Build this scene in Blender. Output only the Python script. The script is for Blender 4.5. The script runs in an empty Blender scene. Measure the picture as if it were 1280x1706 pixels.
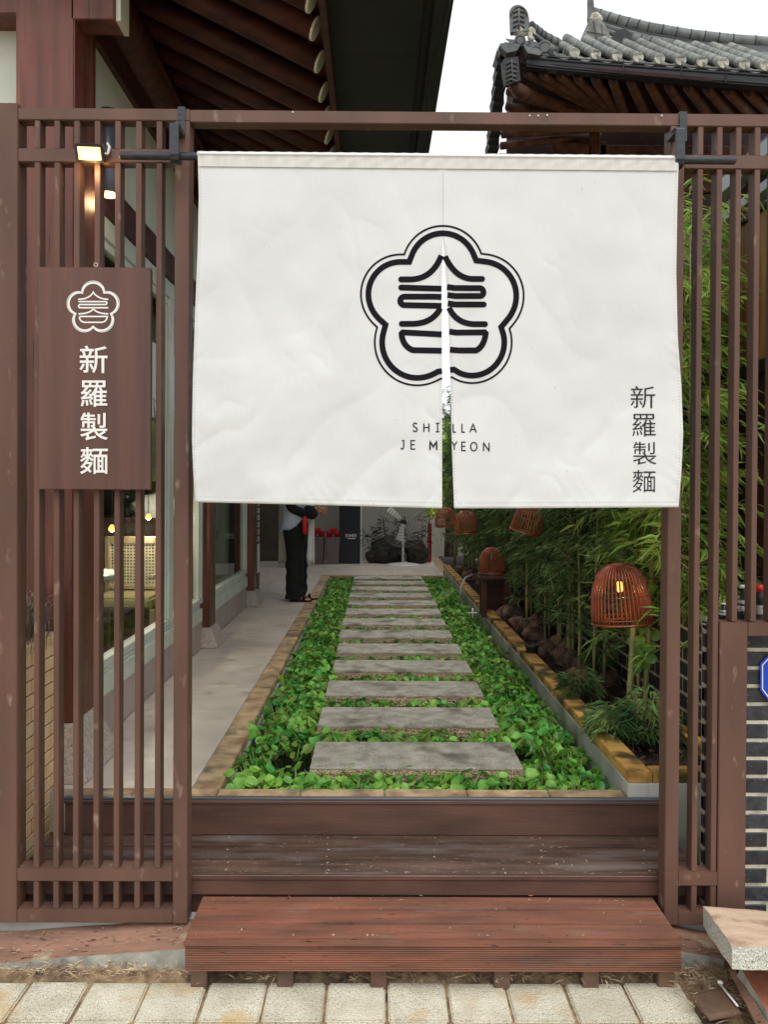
import bpy, bmesh, math, random
from mathutils import Vector, Matrix, noise
R = math.radians
rnd = random.Random(7)
sc = bpy.context.scene
COL = sc.collection
# ------------------------------------------------------------------ camera, sky, sun, exposure
HC = 1.784
FPX = 1290.0
CX, CY = 631.5, 825.0
cam_d = bpy.data.cameras.new("camera")
cam = bpy.data.objects.new("camera", cam_d); COL.objects.link(cam)
sc.camera = cam
CR = Matrix.Rotation(R(-0.31), 4, 'Z') @ Matrix.Rotation(R(90 - 0.49), 4, 'X') @ Matrix.Rotation(R(0.30), 4, 'Z')
cam.matrix_world = Matrix.Translation((0, 0, HC)) @ CR
cam_d.sensor_fit = 'VERTICAL'; cam_d.sensor_height = 24
cam_d.lens = 24 * FPX / 1706
cam_d.shift_x = (640 - CX) / 1706
cam_d.shift_y = (CY - 853) / 1706
cam_d.clip_start = 0.05; cam_d.clip_end = 500
w = bpy.data.worlds.new("World"); sc.world = w; w.use_nodes = True
wn, wl = w.node_tree.nodes, w.node_tree.links
bg = wn["Background"]; sky = wn.new("ShaderNodeTexSky"); sky.sky_type = 'NISHITA'; sky.sun_disc = False
SUN_EL, SUN_AZ = R(58), R(165)
sky.sun_elevation = SUN_EL; sky.sun_rotation = SUN_AZ
sky.dust_density = 6.0; sky.air_density = 1.0
hs = wn.new("ShaderNodeHueSaturation"); hs.inputs["Saturation"].default_value = 0.10
# an even overcast layer: the clear-sky colour is evened out by a pale cloud sheet
mx = wn.new("ShaderNodeMix"); mx.data_type = 'RGBA'; mx.inputs[0].default_value = 0.75
wl.new(sky.outputs[0], hs.inputs["Color"]); wl.new(hs.outputs[0], mx.inputs[6])
mx.inputs[7].default_value = (8.5, 9.0, 9.1, 1)
wl.new(mx.outputs[2], bg.inputs[0]); bg.inputs[1].default_value = 0.12
sd = bpy.data.lights.new("sun", 'SUN'); sun = bpy.data.objects.new("sun", sd); COL.objects.link(sun)
sd.energy = 1.1; sd.angle = R(35); sd.color = (1, 0.985, 0.965)
sdir = Vector((math.sin(SUN_AZ) * math.cos(SUN_EL), math.cos(SUN_AZ) * math.cos(SUN_EL), math.sin(SUN_EL)))
sun.rotation_euler = sdir.to_track_quat('Z', 'Y').to_euler()
sc.view_settings.view_transform = 'Standard'; sc.view_settings.look = 'None'
sc.view_settings.gamma = 1; sc.view_settings.use_curve_mapping = False
sc.view_settings.exposure = 0.32
sc.render.engine = 'CYCLES'
try:
    sc.cycles.max_bounces = 8; sc.cycles.use_denoising = True
    sc.cycles.transparent_max_bounces = 12
except Exception: pass

def U(px, py, D):
    """the point seen at photo pixel (px, py), on the plane y = D"""
    d = CR.to_3x3() @ Vector(((px - CX) / FPX, -(py - CY) / FPX, -1))
    t = D / d.y
    return Vector((d.x * t, D, HC + d.z * t))
def G(px, py, z):
    d = CR.to_3x3() @ Vector(((px - CX) / FPX, -(py - CY) / FPX, -1))
    t = (z - HC) / d.z
    return Vector((d.x * t, d.y * t, z))

# ------------------------------------------------------------------ materials
def lin(c): return tuple(((x / 255) / 12.92 if x / 255 <= .04045 else ((x / 255 + .055) / 1.055) ** 2.4) for x in c)
def S(r, g, b, k=1.0): return tuple(min(1, x * k) for x in lin((r, g, b))) + (1,)
def mat(name, c1, c2=None, rough=.6, sc3=(6, 6, 6), det=4, contrast=(.35, .65), bump=0., bsc=60, bsc3=None, metal=0., rand=0., spec=.5,
        speck=None, transl=0., island=0., coat=0., rvar=0., dirt=None):
    m = bpy.data.materials.new(name); m.use_nodes = True
    n, l = m.node_tree.nodes, m.node_tree.links
    p = n["Principled BSDF"]; out = n["Material Output"]
    geo = n.new("ShaderNodeNewGeometry")
    def noisen(sv, d):
        mp = n.new("ShaderNodeMapping"); mp.inputs["Scale"].default_value = sv
        l.new(geo.outputs["Position"], mp.inputs[0])
        t = n.new("ShaderNodeTexNoise"); t.inputs["Scale"].default_value = 1; t.inputs["Detail"].default_value = d
        l.new(mp.outputs[0], t.inputs["Vector"]); return t
    col = None
    if c2 is not None:
        t = noisen(sc3, det)
        rp = n.new("ShaderNodeMapRange"); rp.inputs[1].default_value = contrast[0]; rp.inputs[2].default_value = contrast[1]
        l.new(t.outputs[0], rp.inputs[0])
        mi = n.new("ShaderNodeMix"); mi.data_type = 'RGBA'
        mi.inputs[6].default_value = c1; mi.inputs[7].default_value = c2
        l.new(rp.outputs[0], mi.inputs[0]); col = mi.outputs[2]
    else:
        rg = n.new("ShaderNodeRGB"); rg.outputs[0].default_value = c1; col = rg.outputs[0]
    for sp in ([speck] if speck else []) + ([dirt] if dirt else []):
        cs, scs, thr, soft = sp
        t2 = noisen((scs,) * 3 if not isinstance(scs, tuple) else scs, 3)
        rp2 = n.new("ShaderNodeMapRange"); rp2.inputs[1].default_value = thr; rp2.inputs[2].default_value = thr + soft
        l.new(t2.outputs[0], rp2.inputs[0])
        m2 = n.new("ShaderNodeMix"); m2.data_type = 'RGBA'; l.new(rp2.outputs[0], m2.inputs[0])
        l.new(col, m2.inputs[6]); m2.inputs[7].default_value = cs; col = m2.outputs[2]
    if rand or island:
        src = n.new("ShaderNodeObjectInfo").outputs["Random"] if rand else geo.outputs["Random Per Island"]
        a = rand or island
        mr = n.new("ShaderNodeMapRange"); mr.inputs[3].default_value = 1 - a; mr.inputs[4].default_value = 1 + a
        l.new(src, mr.inputs[0])
        h = n.new("ShaderNodeHueSaturation"); l.new(mr.outputs[0], h.inputs["Value"]); l.new(col, h.inputs["Color"])
        if island:
            mh = n.new("ShaderNodeMapRange"); mh.inputs[3].default_value = .455; mh.inputs[4].default_value = .52
            l.new(src, mh.inputs[0]); l.new(mh.outputs[0], h.inputs["Hue"])
        col = h.outputs[0]
    l.new(col, p.inputs["Base Color"])
    p.inputs["Roughness"].default_value = rough; p.inputs["Metallic"].default_value = metal
    p.inputs["Specular IOR Level"].default_value = spec
    if coat: p.inputs["Coat Weight"].default_value = coat; p.inputs["Coat Roughness"].default_value = .2
    if rvar:
        t5 = noisen((9, 9, 9), 5); r5 = n.new("ShaderNodeMapRange")
        r5.inputs[1].default_value = .3; r5.inputs[2].default_value = .7
        r5.inputs[3].default_value = max(.03, rough - rvar); r5.inputs[4].default_value = min(1, rough + rvar)
        l.new(t5.outputs[0], r5.inputs[0]); l.new(r5.outputs[0], p.inputs["Roughness"])
    if bump:
        t3 = noisen(bsc3 or (bsc,) * 3, 5)
        b = n.new("ShaderNodeBump"); b.inputs["Strength"].default_value = 1; b.inputs["Distance"].default_value = bump
        l.new(t3.outputs[0], b.inputs["Height"]); l.new(b.outputs[0], p.inputs["Normal"])
    if transl:
        tr = n.new("ShaderNodeBsdfTranslucent"); l.new(col, tr.inputs[0])
        ms = n.new("ShaderNodeMixShader"); ms.inputs[0].default_value = transl
        l.new(p.outputs[0], ms.inputs[1]); l.new(tr.outputs[0], ms.inputs[2]); l.new(ms.outputs[0], out.inputs[0])
    return m
def emis(name, c, s):
    m = bpy.data.materials.new(name); m.use_nodes = True; p = m.node_tree.nodes["Principled BSDF"]
    p.inputs["Base Color"].default_value = c; p.inputs["Emission Color"].default_value = c; p.inputs["Emission Strength"].default_value = s
    return m
M = {}
M['gate'] = mat('gate_paint', S(107, 77, 65), S(92, 67, 57), rough=.5, sc3=(7, 7, 1.6), det=6, bump=.0004, bsc=240, rvar=.12, spec=.35, rand=.03,
                dirt=(S(140, 116, 100), (22, 22, 9), .64, .12), speck=(S(176, 152, 134), 90, .79, .02))
M['black_metal'] = mat('black_metal', (.022, .026, .032, 1), (.04, .045, .05, 1), rough=.28, sc3=(20, 60, 60), bump=.0006, bsc=90)
M['cloth'] = mat('noren_cloth', S(233, 234, 233), S(225, 226, 226), rough=.9, sc3=(3.2, 3.2, 4.2), det=5, bump=.0008, bsc3=(60, 60, 34), transl=.12, spec=.15,
                 speck=(S(196, 190, 182), (150, 150, 42), .735, .04))
M['cloth_hem'] = mat('noren_hem', S(228, 225, 220), S(216, 213, 209), rough=.9, sc3=(40, 40, 12), bump=.0016, bsc3=(60, 60, 14), transl=.1, spec=.15)
M['ink'] = mat('black_print', (.012, .010, .014, 1), rough=.85, spec=.1)
M['ink2'] = mat('grey_print', (.035, .030, .034, 1), rough=.85, spec=.1)
M['sign'] = mat('sign_wood', S(106, 70, 58), S(74, 50, 44), rough=.5, sc3=(16, 16, .8), det=6, bump=.0008, bsc3=(150, 150, 8), contrast=(.3, .7),
                dirt=(S(136, 86, 66), (9, 9, .7), .60, .16))
M['white_paint'] = mat('white_paint', S(236, 234, 230), rough=.5)
M['line_paint'] = mat('dark_line', (.06, .03, .028, 1), rough=.5)
M['red_deck'] = mat('red_deck_wood', S(144, 90, 69), S(98, 68, 56), rough=.55, sc3=(2.2, 22, 22), det=8, bump=.0022, bsc3=(9, 190, 190), rand=.14, contrast=(.3, .68),
                    speck=(S(56, 38, 35), (20, 110, 110), .665, .05), dirt=(S(122, 104, 92), (2.5, 12, 12), .56, .2), rvar=.18)
M['dark_deck'] = mat('dark_deck_wood', S(108, 83, 71), S(62, 47, 40), rough=.5, sc3=(2.4, 26, 26), det=7, bump=.0022, bsc3=(160, 14, 14), rand=.14, contrast=(.3, .7),
                     speck=(S(142, 128, 120), (30, 120, 120), .66, .06), dirt=(S(112, 100, 96), (2, 9, 9), .54, .16), rvar=.2)
M['riser'] = mat('riser_wood', S(100, 69, 57), S(72, 50, 42), rough=.55, sc3=(2.5, 9, 14), det=7, bump=.0012, bsc3=(14, 80, 120), contrast=(.3, .7),
                 speck=(S(130, 118, 110), (14, 60, 24), .74, .06), dirt=(S(104, 62, 50), (5, 5, 6), .62, .15), rvar=.12)
M['pole_wood'] = mat('timber', S(122, 70, 56), S(86, 46, 38), rough=.45, sc3=(18, 18, 1.2), det=7, bump=.002, bsc3=(90, 90, 5), contrast=(.3, .72), rvar=.12, speck=(S(44, 24, 20), (40, 40, 1.6), .67, .02), dirt=(S(146, 86, 62), (10, 10, .9), .6, .15))
M['dark_timber'] = mat('dark_timber', S(92, 48, 40), S(58, 30, 27), rough=.55, sc3=(3, 20, 20), det=6, bump=.0016, bsc3=(8, 60, 60), rand=.12)
M['end_paint'] = mat('cream_end_paint', S(226, 226, 208), rough=.7)
M['plaster'] = mat('plaster', S(222, 226, 212), S(204, 208, 196), rough=.9, sc3=(2, 2, 2), bump=.001, bsc=40)
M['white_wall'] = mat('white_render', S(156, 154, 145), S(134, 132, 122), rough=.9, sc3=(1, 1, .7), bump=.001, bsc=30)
M['frame_white'] = mat('white_frame', S(214, 220, 208), S(196, 204, 192), rough=.4, sc3=(3, 3, 3))
M['soffit'] = mat('black_soffit', (.012, .013, .016, 1), (.02, .021, .024, 1), rough=.55, sc3=(2, 2, 2))
M['skirt'] = mat('skirting_tile', S(182, 168, 162), S(168, 154, 148), rough=.5, sc3=(3, 3, 3), rand=.05)
M['tile'] = mat('floor_tile', S(222, 208, 194), S(198, 186, 173), rough=.42, sc3=(2.2, 2.2, 2.2), det=6, bump=.0005, bsc=60, rand=.05, rvar=.14,
                dirt=(S(166, 154, 140), 5, .58, .2))
M['grout'] = mat('grout', S(190, 182, 170), rough=.9)
M['plinth'] = mat('granite_plinth', S(200, 186, 176), S(170, 158, 148), rough=.8, sc3=(60, 60, 60), bump=.004, bsc=45, speck=(S(110, 100, 96), 120, .62, .06))
M['kerb'] = mat('sandstone_kerb', S(204, 176, 136), S(152, 122, 88), rough=.75, sc3=(9, 9, 9), det=7, bump=.003, bsc=38, rand=.2, dirt=(S(98, 92, 84), 7, .54, .2))
M['cap'] = mat('yellow_stone_cap', S(222, 172, 92), S(178, 130, 62), rough=.65, sc3=(7, 7, 7), det=7, bump=.002, bsc=34, rand=.12,
               dirt=(S(74, 68, 34), 5.5, .47, .16))
M['concrete'] = mat('concrete', S(186, 184, 178), S(150, 150, 142), rough=.85, sc3=(5, 5, 3), det=7, bump=.0015, bsc=50, dirt=(S(96, 98, 86), 3, .56, .2))
M['step_stone'] = mat('stepping_stone', S(196, 188, 174), S(150, 144, 132), rough=.85, sc3=(12, 12, 12), det=7, bump=.004, bsc=150, rand=.09,
                      speck=(S(232, 224, 208), 200, .57, .05), dirt=(S(122, 114, 100), 5, .53, .16))
M['pebble'] = mat('aggregate', S(226, 200, 164), S(126, 100, 78), rough=.85, sc3=(150, 150, 150), det=2, contrast=(.42, .58), bump=.008, bsc=140)
M['water'] = mat('pond_water', (.012, .014, .010, 1), rough=.04, bump=.0006, bsc=14)
M['mud'] = mat('pond_bed', (.02, .017, .013, 1), rough=.9)
M['soil'] = mat('soil', (.030, .019, .013, 1), (.012, .008, .006, 1), rough=.95, sc3=(30, 30, 30), bump=.02, bsc=30)
M['bark'] = mat('bark_mulch', S(96, 62, 48), S(40, 26, 22), rough=.9, sc3=(20, 20, 20), rand=.3, island=0)
M['lava'] = mat('lava_rock', S(150, 118, 98), S(70, 56, 50), rough=.95, sc3=(14, 14, 14), det=8, bump=.02, bsc=40, rand=.25, dirt=(S(70, 34, 24), 6, .56, .14))
M['hya'] = mat('hyacinth_leaf', S(148, 200, 86), S(70, 146, 58), rough=.36, sc3=(5, 5, 5), det=3, transl=.25, island=.36, contrast=(.38, .62))
M['hyastem'] = mat('hyacinth_stem', S(150, 178, 100), S(120, 150, 70), rough=.4, sc3=(30, 30, 30))
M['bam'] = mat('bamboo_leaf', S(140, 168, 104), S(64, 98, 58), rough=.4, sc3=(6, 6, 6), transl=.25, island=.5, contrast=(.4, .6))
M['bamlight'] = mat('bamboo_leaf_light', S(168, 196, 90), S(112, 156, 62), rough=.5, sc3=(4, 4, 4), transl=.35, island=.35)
M['culm'] = mat('bamboo_culm', S(186, 176, 118), S(128, 132, 82), rough=.45, sc3=(6, 6, 3), rand=.2)
M['rattan'] = mat('rattan', S(176, 88, 48), S(118, 50, 27), rough=.32, sc3=(9, 9, 6), coat=.5, rand=.1)
M['bulb'] = emis('lamp_glow', (1, .40, .08, 1), 3)
M['flood'] = emis('flood_glow', (1, .58, .20, 1), 2.4)
M['flood_wall'] = emis('wall_lamp_glow', (1, .70, .36, 1), 1.6)
M['lampgrey'] = mat('grey_lamp_metal', S(88, 92, 100), rough=.35, metal=.3)
M['ybrick'] = mat('beige_brick', S(255, 228, 184), S(242, 202, 148), rough=.8, sc3=(9, 9, 9), bump=.001, bsc=60, rand=.07)
M['ymortar'] = mat('brown_mortar', S(170, 118, 84), rough=.9)
M['bbrick'] = mat('black_brick', (.045, .047, .052, 1), (.018, .018, .022, 1), rough=.6, sc3=(30, 30, 30), det=8, bump=.003, bsc=60, rand=.3,
                  speck=(S(120, 122, 118), 60, .66, .05))
M['wmortar'] = mat('white_mortar', S(212, 206, 186), S(166, 160, 142), rough=.9, sc3=(16, 16, 16), det=7, bump=.004, bsc=70)
M['paver'] = mat('granite_paver', S(222, 215, 194), S(200, 191, 168), rough=.9, sc3=(7, 7, 7), bump=.006, bsc=120, rand=.07,
                 speck=(S(118, 110, 96), 300, .57, .05), dirt=(S(196, 158, 100), 3.2, .57, .16))
M['sand'] = mat('joint_sand', S(172, 146, 112), S(118, 96, 72), rough=.95, sc3=(25, 25, 25), bump=.01, bsc=60, dirt=(S(70, 60, 48), 8, .56, .14))
M['straw'] = mat('dry_leaf', S(204, 184, 150), S(112, 84, 62), rough=.8, sc3=(14, 14, 14), island=.35)
M['redstone'] = mat('weathered_red_kerb', S(150, 112, 92), S(112, 82, 70), rough=.85, sc3=(3, 10, 10), det=7, bump=.006, bsc3=(18, 60, 60),
                    speck=(S(70, 44, 38), (24, 60, 60), .64, .06), dirt=(S(176, 158, 132), 9, .6, .14))
M['greystone'] = mat('grey_kerb_side', S(172, 171, 160), S(134, 134, 124), rough=.85, sc3=(14, 14, 14), bump=.003, bsc=80)
M['granite'] = mat('speckled_granite', S(212, 208, 194), S(168, 168, 156), rough=.85, sc3=(170, 170, 170), det=2, contrast=(.40, .60), bump=.005, bsc=150, speck=(S(72, 74, 70), 210, .60, .05))
M['pinkstone'] = mat('pink_stone_face', S(216, 188, 162), S(196, 164, 138), rough=.85, sc3=(5, 14, 14), bump=.003, bsc=60, dirt=(S(170, 140, 118), 9, .58, .1))
M['terra'] = mat('terracotta', S(160, 96, 66), S(124, 74, 54), rough=.8, sc3=(9, 9, 9), bump=.003, bsc=70)
M['browntile'] = mat('brown_tile', S(112, 86, 68), S(84, 64, 52), rough=.8, sc3=(9, 9, 9), bump=.002, bsc=70)
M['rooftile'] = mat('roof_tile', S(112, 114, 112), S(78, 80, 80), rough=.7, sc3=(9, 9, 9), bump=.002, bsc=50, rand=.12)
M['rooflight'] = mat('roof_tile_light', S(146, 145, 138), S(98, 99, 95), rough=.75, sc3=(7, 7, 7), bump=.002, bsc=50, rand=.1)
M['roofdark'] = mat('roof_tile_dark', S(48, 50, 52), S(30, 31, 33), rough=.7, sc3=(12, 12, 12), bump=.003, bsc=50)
M['roofplaster'] = mat('ridge_plaster', S(200, 196, 182), S(150, 147, 134), rough=.9, sc3=(14, 14, 14), bump=.006, bsc=40)
M['gutter'] = mat('gutter_metal', (.012, .012, .014, 1), (.02, .02, .022, 1), rough=.4, sc3=(5, 5, 5))
M['oldwood'] = mat('old_rafter', S(112, 74, 52), S(66, 40, 32), rough=.7, sc3=(9, 9, 9), bump=.002, bsc=40, rand=.15)
M['oldred'] = mat('old_soffit', S(66, 36, 31), S(42, 23, 21), rough=.8, sc3=(4, 4, 4), rand=.1)
M['fenceboard'] = mat('dark_fence_board', S(62, 34, 28), S(44, 24, 20), rough=.6, sc3=(14, 14, 1), bump=.001, bsc3=(60, 60, 4), rand=.14)
M['panelboard'] = mat('amber_panel_board', S(160, 116, 64), S(108, 70, 36), rough=.55, sc3=(22, 22, 1.1), det=6, bump=.001, bsc3=(90, 90, 5), rand=.12)
M['greymetal'] = mat('grey_metal', S(142, 148, 152), rough=.4, metal=.2)
M['red'] = mat('red_plastic', S(206, 24, 22), rough=.35)
M['bottle'] = mat('dark_glass_bottle', (.012, .015, .016, 1), rough=.1)
M['foil'] = mat('foil_band', S(196, 196, 188), S(120, 120, 112), rough=.35, metal=.4, sc3=(60, 60, 60))
M['blue'] = mat('blue_enamel', S(24, 70, 196), rough=.2, coat=.4)
M['black_cloth'] = mat('black_fabric', (.008, .008, .010, 1), rough=.9)
M['blue_shirt'] = mat('pale_blue_shirt', S(196, 206, 222), S(178, 190, 210), rough=.9, sc3=(9, 9, 9))
M['beige_cloth'] = mat('beige_coat_fabric', S(206, 198, 182), rough=.9)
M['white_cloth'] = mat('white_fabric', S(226, 226, 222), rough=.9)
M['skin'] = mat('skin', S(206, 152, 120), rough=.5)
M['hair'] = mat('hair', (.012, .009, .008, 1), rough=.6)
M['cane'] = mat('cane', S(246, 236, 204), S(226, 212, 176), rough=.6, sc3=(20, 20, 20))
M['lightwood'] = mat('light_wood', S(196, 176, 140), S(166, 144, 108), rough=.5, sc3=(20, 20, 3))
M['seat'] = mat('seat_cushion', S(170, 156, 110), rough=.8)
M['floorwood'] = mat('interior_floor', S(92, 76, 62), S(70, 58, 48), rough=.4, sc3=(4, 4, 4))
M['inwall'] = mat('interior_wall', S(96, 88, 78), S(70, 64, 58), rough=.9, sc3=(2, 2, 2))
M['curtain'] = mat('sheer_blind', S(176, 186, 172), S(158, 168, 156), rough=.9, sc3=(1, 2, .4), transl=.3)
M['drygrass'] = mat('dry_grass', S(176, 160, 136), S(112, 96, 88), rough=.8, sc3=(20, 20, 20), island=.3)
M['mauve'] = mat('mauve_planter', S(122, 108, 108), rough=.6)
M['navy'] = mat('navy_board', (.010, .012, .020, 1), rough=.5)
M['palemetal'] = mat('pale_metal', S(206, 204, 196), rough=.4)
M['guard'] = mat('fan_wire', S(90, 92, 92), rough=.4, metal=.5)
M['twig'] = mat('twig', (.03, .022, .018, 1), rough=.8)
M['treeleaf'] = mat('tree_leaf', S(192, 214, 92), S(132, 172, 66), rough=.5, sc3=(1.5, 1.5, 1.5), transl=.35, island=.35)
M['rope'] = mat('hose', S(150, 156, 152), rough=.4)
gm = bpy.data.materials.new('window_glass'); gm.use_nodes = True
_n, _l = gm.node_tree.nodes, gm.node_tree.links
_g = _n.new("ShaderNodeBsdfGlossy"); _g.inputs["Roughness"].default_value = .015
_t = _n.new("ShaderNodeBsdfTransparent"); _t.inputs[0].default_value = (.86, .90, .87, 1)
_f = _n.new("ShaderNodeFresnel"); _f.inputs[0].default_value = 1.35
_ms = _n.new("ShaderNodeMixShader"); _ge = _n.new("ShaderNodeNewGeometry"); _mm = _n.new("ShaderNodeMath"); _mm.operation = 'MULTIPLY'; _m1 = _n.new("ShaderNodeMath"); _m1.operation = 'SUBTRACT'; _m1.inputs[0].default_value = 1
_l.new(_ge.outputs["Backfacing"], _m1.inputs[1]); _l.new(_f.outputs[0], _mm.inputs[0]); _l.new(_m1.outputs[0], _mm.inputs[1]); _l.new(_mm.outputs[0], _ms.inputs[0]); _l.new(_t.outputs[0], _ms.inputs[1]); _l.new(_g.outputs[0], _ms.inputs[2])
_l.new(_ms.outputs[0], _n["Material Output"].inputs[0]); M['glass'] = gm

# ------------------------------------------------------------------ builders
ORG = {}
def org(o):
    return ORG.get(o.name, Vector((0, 0, 0))) if o else Vector((0, 0, 0))
def thing(name, label, cat, loc=(0, 0, 0), rot=(0, 0, 0), group=None, kind=None):
    o = bpy.data.objects.new(name, None); COL.objects.link(o)
    o.location = loc; o.rotation_euler = rot; o.empty_display_size = .1
    if label: o['label'] = label
    if cat: o['category'] = cat
    if group: o['group'] = group
    if kind: o['kind'] = kind
    ORG[o.name] = Vector(loc); return o
def tag(o, label=None, cat=None, group=None, kind=None):
    if label: o['label'] = label
    if cat: o['category'] = cat
    if group: o['group'] = group
    if kind: o['kind'] = kind
    return o
def link(name, me, parent=None, loc=(0, 0, 0), rot=(0, 0, 0), scl=(1, 1, 1), world=True):
    o = bpy.data.objects.new(name, me); COL.objects.link(o)
    L = Vector(loc)
    if parent is not None:
        o.parent = parent
        if world: L = L - org(parent)
        ORG[o.name] = org(parent) + L if world else Vector((0, 0, 0))
    else: ORG[o.name] = L
    o.location = L; o.rotation_euler = rot; o.scale = scl
    return o
class B:
    def __init__(s): s.v = []; s.f = []; s.mi = []; s.cur = 0
    def add(s, vs, fs):
        b = len(s.v); s.v += [tuple(x) for x in vs]; s.f += [tuple(i + b for i in f) for f in fs]; s.mi += [s.cur] * len(fs); return s
    def box(s, x0, x1, y0, y1, z0, z1):
        return s.add([(x0, y0, z0), (x1, y0, z0), (x1, y1, z0), (x0, y1, z0), (x0, y0, z1), (x1, y0, z1), (x1, y1, z1), (x0, y1, z1)],
                     [(0, 3, 2, 1), (4, 5, 6, 7), (0, 1, 5, 4), (1, 2, 6, 5), (2, 3, 7, 6), (3, 0, 4, 7)])
    def hexa(s, p):
        return s.add(p, [(0, 3, 2, 1), (4, 5, 6, 7), (0, 1, 5, 4), (1, 2, 6, 5), (2, 3, 7, 6), (3, 0, 4, 7)])
    def tube(s, pts, r, n=8, cap=True):
        pts = [Vector(p) for p in pts]; k = len(pts); rr = r if isinstance(r, (list, tuple)) else [r] * k
        vs = []; up = Vector((0, 0, 1))
        for i, p in enumerate(pts):
            t = (pts[min(i + 1, k - 1)] - pts[max(i - 1, 0)])
            t = t.normalized() if t.length > 1e-9 else Vector((0, 0, 1))
            a = t.cross(up)
            if a.length < .05: a = t.cross(Vector((1, 0, 0)))
            a.normalize(); b = t.cross(a)
            for j in range(n):
                an = 2 * math.pi * j / n
                vs.append(p + (a * math.cos(an) + b * math.sin(an)) * rr[i])
        fs = [(i * n + j, i * n + (j + 1) % n, (i + 1) * n + (j + 1) % n, (i + 1) * n + j) for i in range(k - 1) for j in range(n)]
        if cap: fs += [tuple(range(n - 1, -1, -1)), tuple(range((k - 1) * n, k * n))]
        return s.add(vs, fs)
    def lathe(s, prof, c=(0, 0, 0), n=20, cap=True):
        c = Vector(c); vs = [c + Vector((r * math.cos(2 * math.pi * j / n), r * math.sin(2 * math.pi * j / n), z)) for r, z in prof for j in range(n)]
        k = len(prof)
        fs = [(i * n + j, i * n + (j + 1) % n, (i + 1) * n + (j + 1) % n, (i + 1) * n + j) for i in range(k - 1) for j in range(n)]
        if cap: fs += [tuple(range(n - 1, -1, -1)), tuple(range((k - 1) * n, k * n))]
        return s.add(vs, fs)
    def prism(s, poly, d):   # poly: list of Vector, extruded by vector d
        n = len(poly); d = Vector(d)
        vs = [Vector(p) for p in poly] + [Vector(p) + d for p in poly]
        return s.add(vs, [tuple(range(n)), tuple(range(2 * n - 1, n - 1, -1))] + [(i, i + n, (i + 1) % n + n, (i + 1) % n) for i in range(n)])
    def mesh(s, name, m, smooth=False, off=None, fix=True):
        me = bpy.data.meshes.new(name)
        vs = s.v if off is None else [(x - off[0], y - off[1], z - off[2]) for x, y, z in s.v]
        me.from_pydata(vs, [], s.f)
        for q in (m if isinstance(m, (list, tuple)) else [m]): me.materials.append(q)
        me.polygons.foreach_set('material_index', s.mi)
        if fix and len(s.f) < 40000:
            bm = bmesh.new(); bm.from_mesh(me); bmesh.ops.recalc_face_normals(bm, faces=bm.faces); bm.to_mesh(me); bm.free()
        if smooth: me.polygons.foreach_set('use_smooth', [True] * len(me.polygons))
        me.update(); return me
    def obj(s, name, m, parent=None, smooth=False, fix=True, local=False):
        off = None if (parent is None or local) else org(parent)
        o = bpy.data.objects.new(name, s.mesh(name, m, smooth, off, fix)); COL.objects.link(o)
        if parent is not None: o.parent = parent; ORG[o.name] = Vector(off) if off is not None else Vector((0, 0, 0))
        return o
_bc = {}
def bevbox(dx, dy, dz, m, bev=.002, seg=1, key=None):
    k = (round(dx, 4), round(dy, 4), round(dz, 4), m.name, bev, seg, key)
    if k in _bc: return _bc[k]
    bm = bmesh.new(); bmesh.ops.create_cube(bm, size=1, matrix=Matrix.Diagonal((dx, dy, dz, 1)))
    if bev: bmesh.ops.bevel(bm, geom=bm.edges[:], offset=bev, segments=seg, affect='EDGES')
    me = bpy.data.meshes.new('block'); bm.to_mesh(me); bm.free(); me.materials.append(m)
    _bc[k] = me; return me
def bb(name, x0, x1, y0, y1, z0, z1, m, parent=None, bev=.002, seg=1, rot=(0, 0, 0), world=True):
    return link(name, bevbox(abs(x1 - x0), abs(y1 - y0), abs(z1 - z0), m, bev, seg), parent, ((x0 + x1) / 2, (y0 + y1) / 2, (z0 + z1) / 2), rot, world=world)
def copy_tree(src, loc, rot=None, scl=None, label=None, deep=True):
    r = src.copy(); COL.objects.link(r); r.location = loc
    if rot is not None: r.rotation_euler = rot
    if scl is not None: r.scale = (scl,) * 3 if not isinstance(scl, tuple) else scl
    if label: r['label'] = label
    if deep:
        for ch in list(src.children):
            c = ch.copy(); COL.objects.link(c); c.parent = r
            for g in ch.children:
                d = g.copy(); COL.objects.link(d); d.parent = c
    return r
def rough_bm(me, amt, scale, seed=0):
    for v in me.vertices:
        n3 = noise.noise_vector(v.co * scale + Vector((seed * 3.1, seed, -seed)))
        v.co += n3 * amt
ORD = ['nearest', 'second', 'third', 'fourth', 'fifth', 'sixth', 'seventh', 'eighth', 'ninth', 'tenth', 'eleventh', 'twelfth', 'thirteenth', 'fourteenth']

ZF = HC - 1.35        # courtyard floor
ZD = .271             # deck
ZS = .184             # step top
DG = 2.95             # gate front face

# ================================================================== SETTING: ground
g = B().box(-60, 60, -30, 2.0, -.3, -.012); g.box(-60, 60, 2.0, 90, -.3, -.013)
tag(g.obj('ground', M['sand']), kind='structure')
pv = thing('pavement', None, None, (0, 2.5, 0), kind='structure')
pit = .2135
pm = []
for k in range(3):
    me = bevbox(pit - .010, pit - .012, .05, M['paver'], .006, 2, key=k)
    me = me.copy(); pm.append(me)
for r_ in range(0, 7):
    for c_ in range(-9, 10):
        x = U(644, 1660, 2.72).x + (c_ + .5) * pit
        y = 2.79 - (r_ + .5) * (pit * .98)
        if r_ == 0 and x > 1.02: continue
        o = link('paving_stone', pm[(r_ + c_) % 3], pv, (x + rnd.uniform(-.002, .002), y, -.027 + rnd.uniform(-.002, .002)), (rnd.uniform(-.006, .006), rnd.uniform(-.006, .006), rnd.uniform(-.008, .008)))
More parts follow.
